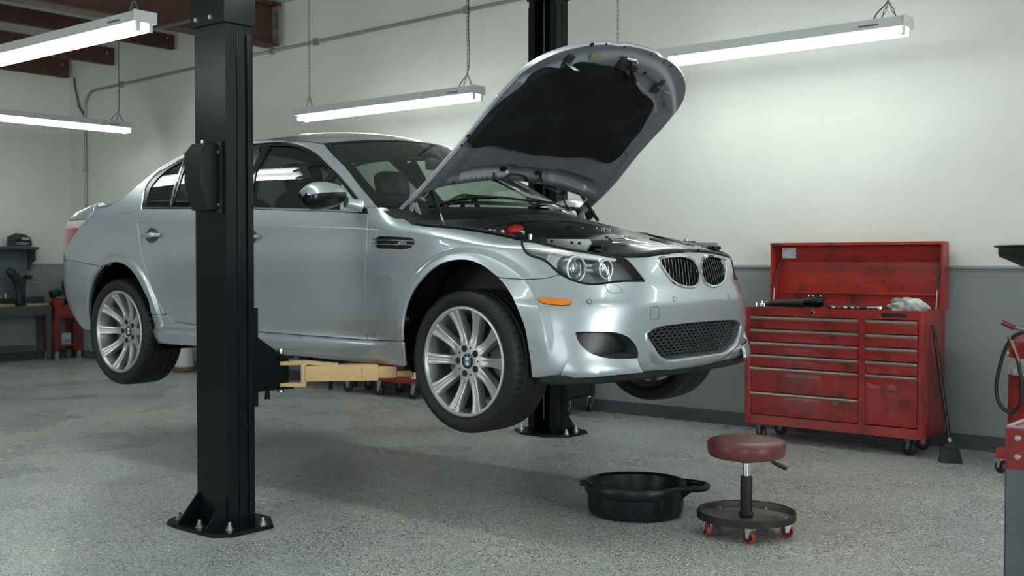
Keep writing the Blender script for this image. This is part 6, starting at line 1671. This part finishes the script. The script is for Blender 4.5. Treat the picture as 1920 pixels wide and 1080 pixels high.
hs = [P_(x, y, 2.02) for x, y in ((1925, 622), (1905, 628), (1888, 648), (1874, 690), (1868, 730), (1876, 760), (1893, 773), (1908, 766), (1916, 740), (1913, 700), (1905, 665), (1892, 632))]
MB().tube(spline(hs, 6), .011, 8).build('drain_hose', mat('hose_black', (.010, .010, .011), .45), dr)
MB().tube([P_(1892, 630, 2.02), P_(1911, 678, 2.02)], [.012, .011], 8).build('hose_nozzle', mat('brass_tube', (.28, .17, .10), .35, .8), dr)
MB().lathe([(.2068, .58), (.2068, .68)], 12, c=(OX, OY, 0), a0=PI*1.10, a1=PI*1.5).build('tank_label', mat('label_white', (.55, .56, .54), .6, noise=(30, .6, (.15, .15, .15))), dr)
MB().sphere((OX-.19, OY-.08, .70), .012, 8, 6).build('tank_valve', CHROME, dr)

# ================================================================== red cart corner in the foreground
KX, KY, KZ = 2.482, -1.255, .75
kt = empty('shop_cart', (KX+.35, KY+.45, 0), 'red steel shop cart with bare grey metal legs', 'cart')
REDK = stained_red('cart_red', (.26, .020, .022), 12.3, .6); GREYK = mat('bare_leg_steel', (.16, .185, .20), .45, .6, noise=(9, .5, (.09, .09, .09)))
MB().box((KX, KY, KZ-.012), (KX+.75, KY+.95, KZ-.004)).build('tray_floor', REDK, kt)
rim = MB()
for a, b in (((KX, KY), (KX+.75, KY+.006)), ((KX, KY+.944), (KX+.75, KY+.95)), ((KX, KY), (KX+.006, KY+.95)), ((KX+.744, KY), (KX+.75, KY+.95))): rim.box((*a, KZ-.11), (*b, KZ+.0), .001)
rim.build('tray_side', REDK, kt)
lip = MB().tube([(KX, KY, KZ), (KX+.75, KY, KZ), (KX+.75, KY+.95, KZ), (KX, KY+.95, KZ)], .006, 6, closed=True); lip.build('tray_lip', mat('worn_lip', (.40, .38, .37), .4, .5), kt)
for ix, iy in ((0, 0), (1, 0), (0, 1), (1, 1)):
    x, y = KX+ix*.75, KY+iy*.95; sx, sy = (1, -1)[ix], (1, -1)[iy]
    lg = MB().box((x-sx*.004, y-sy*.006, .09), (x+sx*.056, y-sy*.002, KZ-.115)).box((x-sx*.006, y-sy*.006, .09), (x-sx*.002, y+sy*.05, KZ-.115)); l_ = lg.build('leg', GREYK, kt, False)
    MB().box((x-sx*.005, y-sy*.007, KZ-.125), (x+sx*.057, y-sy*.001, KZ-.004)).build('leg_head', REDK, l_, False)
    for dz in (.03, .085):
        MB().lathe([(0, -.006), (.008, -.005), (.010, 0)], 10, 'y', (x+sx*.030, y-sy*.007 if sy > 0 else y+.007, KZ-dz)).build('rivet', ANCH, l_)
    caster(kt, x+sx*.03, y+sy*.03, .038, .026, CASTB, FORKG, .4, .09)
MB().box((KX+.01, KY+.01, .22), (KX+.74, KY+.94, .23)).build('lower_shelf', REDK, kt)

# ================================================================== black cart behind the far column
bc = empty('utility_cart', (-2.05, 2.62, 0), 'black two-shelf utility cart against the back wall beside the far lift column', 'cart')
BKC = mat('cart_black_steel', (.012, .013, .015), .45)
bx0, bx1, by0, by1 = -2.27, -1.86, 2.44, 2.80
for z0, z1 in ((.135, .255), (.82, .92)):
    tr = MB().box((bx0, by0, z0), (bx1, by0+.006, z1)).box((bx0, by1-.006, z0), (bx1, by1, z1)).box((bx0, by0, z0), (bx0+.006, by1, z1)).box((bx1-.006, by0, z0), (bx1, by1, z1)).box((bx0, by0, z0), (bx1, by1, z0+.008)); tr.build('tray', BKC, bc, False)
for ix in (bx0, bx1):
    for iy in (by0, by1):
        sx = 1 if ix == bx0 else -1; sy = 1 if iy == by0 else -1
        p_ = MB().box((ix, iy-sy*.003, .12), (ix+sx*.045, iy+sy*.002, .92)).box((ix-sx*.003, iy, .12), (ix+sx*.002, iy+sy*.045, .92)).build('post', BKC, bc, False)
        for dx in (.014, .032):
            for z in (.165, .225): MB().lathe([(0, -.005), (.0055, -.004), (.0065, 0)], 8, 'y', (ix+sx*dx, iy-sy*.003 if sy > 0 else iy+.006, z)).build('bolt', ANCH, p_)
        caster(bc, ix+sx*.03, iy+sy*.03, .044, .028, CASTB, mat('caster_zinc', (.5, .5, .5)), -.6, .13)
MB().lathe([(0, 0), (.055, 0), (.058, .02), (.058, .17), (.03, .19), (.022, .2), (0, .2)], 20, c=(-2.0, 2.62, .144)).build('glass_jar', mat('jar_grey', (.25, .28, .28), .12), bc)

# ================================================================== low things seen under the car
rc_ = empty('creeper_cart', (-3.75, 2.52, 0), 'low red rolling tray cart on black casters under the wall', 'cart')
REDC = stained_red('creeper_red', (.40, .02, .02), 21.0, .4)
q0, q1 = P_(640, 720, 2.42), P_(782, 720, 2.42)
cx0, cx1 = float(q0[0]), float(q1[0])
MB().box((cx0, 2.40, .14), (cx1, 2.78, .27), .008).build('tray_body', REDC, rc_); MB().box((cx0+.02, 2.42, .27), (cx1-.02, 2.76, .42), .008).build('upper_box', REDC, rc_); MB().box((cx0-.01, 2.39, .265), (cx1+.01, 2.79, .278), .003).build('tray_edge', BKC, rc_)
for x in (cx0+.08, (cx0+cx1)/2, cx1-.06):
    for y in (2.45, 2.72): caster(rc_, x, y, .05, .03, CASTB, FORKG, .3, .14)
bxs = [(P_(560, 700, 2.6)[0], P_(605, 700, 2.6)[0]), (P_(610, 700, 2.6)[0], P_(640, 700, 2.6)[0])]
sh = empty('low_shelf', (bxs[0][0], 2.62, 0), 'low black steel shelf standing by the back wall', 'shelf')
sx0, sx1 = bxs[0][0]-.9, bxs[1][1]+.02
MB().box((sx0, 2.44, .30), (sx1, 2.80, .325), .003).build('shelf_board', BKC, sh, False)
for x in (sx0+.02, sx1-.02):
    for y in (2.46, 2.78): MB().box((x-.015, y-.015, 0), (x+.015, y+.015, .30)).build('leg', BKC, sh, False)
BLUE = mat('blue_plastic_bin', (.012, .06, .22), .4)
def bin_(x0, x1, y0, y1, z, h, lab):
    b = MB(); tt = .008; b.box((x0, y0, z), (x1, y1, z+tt)); 
    for a_, c_2 in (((x0, y0), (x1, y0+tt)), ((x0, y1-tt), (x1, y1)), ((x0, y0), (x0+tt, y1)), ((x1-tt, y0), (x1, y1))): b.box((*a_, z), (*c_2, z+h))
    o = b.build('storage_bin', BLUE, None, False); tag(o, lab, 'bin', 'blue bins on the low shelf'); MB().box((x0-.006, y0-.006, z+h-.02), (x1+.006, y0+.002, z+h), .002).build('bin_rim', BLUE, o)
bin_(bxs[0][0]-.75, bxs[0][0]-.1, 2.48, 2.76, .326, .19, 'wide blue plastic bin at the column end of the low shelf')
bin_(bxs[0][0], bxs[0][1], 2.48, 2.76, .326, .17, 'blue plastic bin in the middle of the low shelf'); bin_(bxs[1][0], bxs[1][1], 2.48, 2.76, .326, .15, 'small blue plastic bin next to the red rolling cart')
jx, jy = P_(345, 690, 2.6)[0], 2.6
jg = empty('white_jug', (jx, jy, 0), 'tall white tapered jug on a brown base by the back wall', 'jug')
MB().lathe([(0, .06), (.105, .06), (.108, .08), (.085, .28), (.078, .31), (.045, .335), (.04, .37), (0, .372)], 24, c=(jx, jy, 0)).build('jug_body', mat('jug_white', (.55, .56, .53), .45), jg)
MB().lathe([(0, 0), (.125, 0), (.13, .02), (.12, .035), (.112, .06), (0, .06)], 24, c=(jx, jy, 0)).build('jug_base', mat('base_brown', (.10, .06, .035), .5), jg)

# ================================================================== benches in the left corner
GRN = mat('bench_green_grey', (.055, .075, .072), .5, noise=(4, .4, (.04, .05, .05)))
wbn = empty('work_bench', (-10.0, 1.4, 0), 'grey-green steel workbench with a pegboard back and top shelf', 'workbench')
bxa, bxb, bya, byb, bt = -10.175, -9.87, -.6, 2.40, .69
MB().box((bxa, bya, bt-.035), (bxb, byb, bt), .004).build('bench_top', GRN, wbn); MB().box((bxb-.03, bya, bt-.12), (bxb-.005, byb, bt-.035), .003).build('apron', GRN, wbn)
for y in (byb-.03, bya+.05, (bya+byb)/2-.6):
    for x in (bxb-.03, bxa+.03):
        lg = MB(); sy = .10 if y > 1.5 else 0
        lg.grid(np.array([[(x-.022, y-.03, bt-.035), (x+.022, y-.03, bt-.035), (x+.022, y+.03, bt-.035), (x-.022, y+.03, bt-.035)], [(x-.016, y-.012, 0), (x+.016, y-.012, 0), (x+.016, y+.022, 0), (x-.016, y+.022, 0)]]), closed_v=True); lg.F.append([4, 5, 6, 7]); lg.build('leg', GRN, wbn, False)
MB().box((bxa, bya+.1, .17), (bxb-.04, byb-.1, .19), .003).build('lower_shelf', GRN, wbn)
PEG = mat('pegboard_grey', (.085, .11, .12), .6); nt = PEG.node_tree
g_ = nt.nodes.new('ShaderNodeNewGeometry'); vv = nt.nodes.new('ShaderNodeTexVoronoi'); vv.inputs['Scale'].default_value = 28; vv.inputs['Randomness'].default_value = 0; nt.links.new(g_.outputs['Position'], vv.inputs['Vector'])
rp_ = nt.nodes.new('ShaderNodeValToRGB'); rp_.color_ramp.elements[0].position = .12; rp_.color_ramp.elements[1].position = .16; rp_.color_ramp.elements[0].color = (.01, .012, .013, 1); rp_.color_ramp.elements[1].color = (.085, .11, .12, 1); nt.links.new(vv.outputs['Distance'], rp_.inputs['Fac']); nt.links.new(rp_.outputs[0], nt.nodes['Principled BSDF'].inputs['Base Color'])
MB().box((bxa, bya, bt), (bxa+.012, byb-.16, 1.40)).build('pegboard', PEG, wbn, False)
SHM = mat('shelf_dark_teal', (.035, .050, .055), .5)
MB().box((bxa, bya, 1.385), (bxa+.22, byb-.11, 1.42), .004).build('top_shelf', SHM, wbn)
sb = [(bxa, 1.13), (bxa+.05, 1.13), (bxa+.09, 1.22), (bxa+.19, 1.25), (bxa+.20, 1.385), (bxa, 1.385)]
MB().prism(sb, byb-.16, byb-.14, 'xz').build('shelf_bracket', SHM, wbn, False)
TEAL = mat('tool_teal', (.006, .045, .050), .4); TBLK = mat('tool_dark', (.008, .010, .011), .5)
js = empty('jigsaw', (-10.06, 2.10, 1.42), 'dark teal jigsaw standing on the bench top shelf', 'power tool')
MB().tube([(-10.06, 1.96, 1.505), (-10.06, 2.05, 1.535), (-10.06, 2.15, 1.53), (-10.06, 2.22, 1.50)], [.045, .055, .05, .035], 14).build('motor_body', TEAL, js)
MB().tube([(-10.06, 2.20, 1.51), (-10.06, 2.235, 1.48), (-10.06, 2.235, 1.44), (-10.06, 2.19, 1.436)], .018, 8).build('handle', TBLK, js)
MB().box((-10.10, 1.95, 1.42), (-10.02, 2.03, 1.50), .006).build('gear_case', TEAL, js); MB().box((-10.11, 1.95, 1.42), (-10.01, 2.24, 1.427), .002).build('base_shoe', STEEL, js)
MB().box((-10.004, 2.09, 1.505), (-10.000, 2.19, 1.535), .001).build('maker_label', mat('label_yellow', (.45, .42, .25), .5), js); MB().cyl((-10.06, 2.03, 1.435), (-10.06, 2.19, 1.435), .012, n=8).build('lower_bar', TBLK, js)
cn = MB().lathe([(0, 0), (.028, 0), (.028, .10), (.024, .108), (0, .108)], 16, c=(-10.06, 1.80, 1.42)).build('spray_can', mat('can_blue', (.012, .04, .09), .35)); tag(cn, 'small dark blue can standing on the bench top shelf', 'can')
MB().lathe([(.0285, .0), (.029, .018)], 16, c=(-10.06, 1.80, 1.42)).build('can_band', mat('can_band', (.3, .33, .34), .4), cn)
sd = empty('bench_sander', (-10.03, 2.22, bt), 'grey bench sander standing on the workbench by its right end', 'power tool')
MB().prism([(2.13, bt), (2.33, bt), (2.28, bt+.22), (2.26, bt+.33), (2.14, bt+.33), (2.13, bt+.22)], -10.10, -9.97, 'yz', bev=.008).build('housing', mat('sander_grey', (.10, .125, .14), .45), sd)
MB().box((-10.11, 2.11, bt), (-9.965, 2.36, bt+.11), .008).build('base', mat('sander_navy', (.016, .026, .045), .45), sd)
MB().box((-9.969, 2.20, bt+.285), (-9.966, 2.25, bt+.30)).build('maker_label', mat('label_redwhite', (.35, .20, .18), .5), sd); MB().cyl((-10.10, 2.18, bt+.35), (-9.97, 2.18, bt+.35), .03, n=12).build('roller', TBLK, sd)
dl = empty('drill', (-9.98, 2.00, bt), 'black power drill standing nose up on the workbench', 'power tool')
MB().tube([(-9.98, 2.05, bt), (-9.98, 2.045, bt+.16), (-9.98, 2.01, bt+.30), (-9.98, 1.97, bt+.38)], [.04, .035, .04, .05], 12).build('handle', TBLK, dl); MB().tube([(-9.98, 2.05, bt+.30), (-9.98, 1.93, bt+.42), (-9.98, 1.90, bt+.45)], [.05, .055, .03], 12).build('motor', TBLK, dl)
MB().box((-10.02, 2.0, bt), (-9.94, 2.09, bt+.05), .008).build('battery', TBLK, dl)
tb2 = empty('parts_tray', (-10.0, 1.85, bt), 'dark parts tray lying on the workbench', 'tray')
MB().box((-10.10, 1.72, bt), (-9.975, 1.98, bt+.10), .01).build('tray_block', TBLK, tb2); MB().cyl((-10.0, 1.88, bt+.10), (-10.0, 1.88, bt+.16), .006, n=8).build('tray_pin', CHROME, tb2); MB().cyl((-10.01, 1.82, bt+.10), (-10.01, 1.82, bt+.115), .015, n=10).build('tray_nut', CHROME, tb2)
WOOD = mat('pine_wood', (.38, .26, .14), .6, noise=(14, .35, (.22, .14, .07)))
w1 = MB().box((-9.955, 2.10, bt), (-9.885, 2.37, bt+.028), .002).build('wood_strip', WOOD, None); tag(w1, 'pale wood strip lying along the edge of the workbench by the sander', 'wood')
w2 = MB().box((-9.97, 1.70, bt), (-9.89, 1.94, bt+.030), .002).build('wood_block', WOOD, None); tag(w2, 'short pale wood block on the workbench before the parts tray', 'wood')
rb2 = empty('red_stand', (-10.0, 2.62, 0), 'red steel machine stand in the corner with a lower shelf', 'stand')
RST = stained_red('stand_red', (.20, .022, .016), 31.0, .6)
MB().box((-10.17, 2.44, .66), (-9.86, 2.80, .69), .004).build('stand_top', RST, rb2); MB().box((-10.16, 2.45, .52), (-9.87, 2.79, .66), .004).build('apron', RST, rb2); MB().box((-10.15, 2.46, .16), (-9.88, 2.78, .19), .004).build('lower_shelf', RST, rb2)
for x in (-10.14, -9.89):
    for y in (2.47, 2.77):
        l_ = MB().box((x-.025, y-.03, .10), (x+.025, y+.03, .52), .004).build('leg', RST, rb2); MB().box((x-.02, y-.022, 0), (x+.02, y+.022, .10), .003).build('foot', GALV, l_)
vs = empty('bench_vise', (-10.0, 2.56, .69), 'black and red bench vise on the red machine stand', 'vise')
MB().box((-10.06, 2.47, .69), (-9.94, 2.60, .74), .008).build('vise_base', mat('vise_red', (.30, .03, .025), .4), vs); MB().tube([(-10.0, 2.46, .82), (-10.0, 2.56, .84), (-10.0, 2.59, .86)], [.05, .05, .035], 12).build('vise_jaw', TBLK, vs)
MB().box((-10.03, 2.49, .74), (-9.97, 2.57, .80), .008).build('vise_neck', mat('vise_red', (0, 0, 0)), vs); MB().cyl((-9.95, 2.50, .78), (-9.95, 2.62, .78), .012, n=10).build('vise_screw', STEEL, vs)
gdn = empty('bench_grinder', (-10.02, 2.73, .69), 'dark bench grinder in the corner on the red stand', 'power tool')
MB().box((-10.07, 2.68, .69), (-9.97, 2.79, .80), .01).build('pedestal', TBLK, gdn); MB().cyl((-10.02, 2.69, .87), (-10.02, 2.82, .87), .05, n=18).build('motor', mat('grinder_grey', (.06, .065, .065), .5), gdn); MB().cyl((-10.02, 2.66, .92), (-10.02, 2.69, .92), .085, n=22).build('wheel_guard', TBLK, gdn); MB().cyl((-10.02, 2.665, .80), (-10.02, 2.685, .88), .02, n=10).build('tool_rest', TBLK, gdn)
wbx = MB().box((-9.97, 2.55, .19), (-9.90, 2.67, .33), .004).build('carton', mat('carton_white', (.35, .38, .40), .6, noise=(16, .6, (.15, .25, .35)))); tag(wbx, 'small white carton on the lower shelf of the red stand', 'box'); MB().box((-9.9, 2.56, .21), (-9.897, 2.66, .25)).build('carton_print', mat('carton_blue', (.10, .16, .25), .6), wbx)
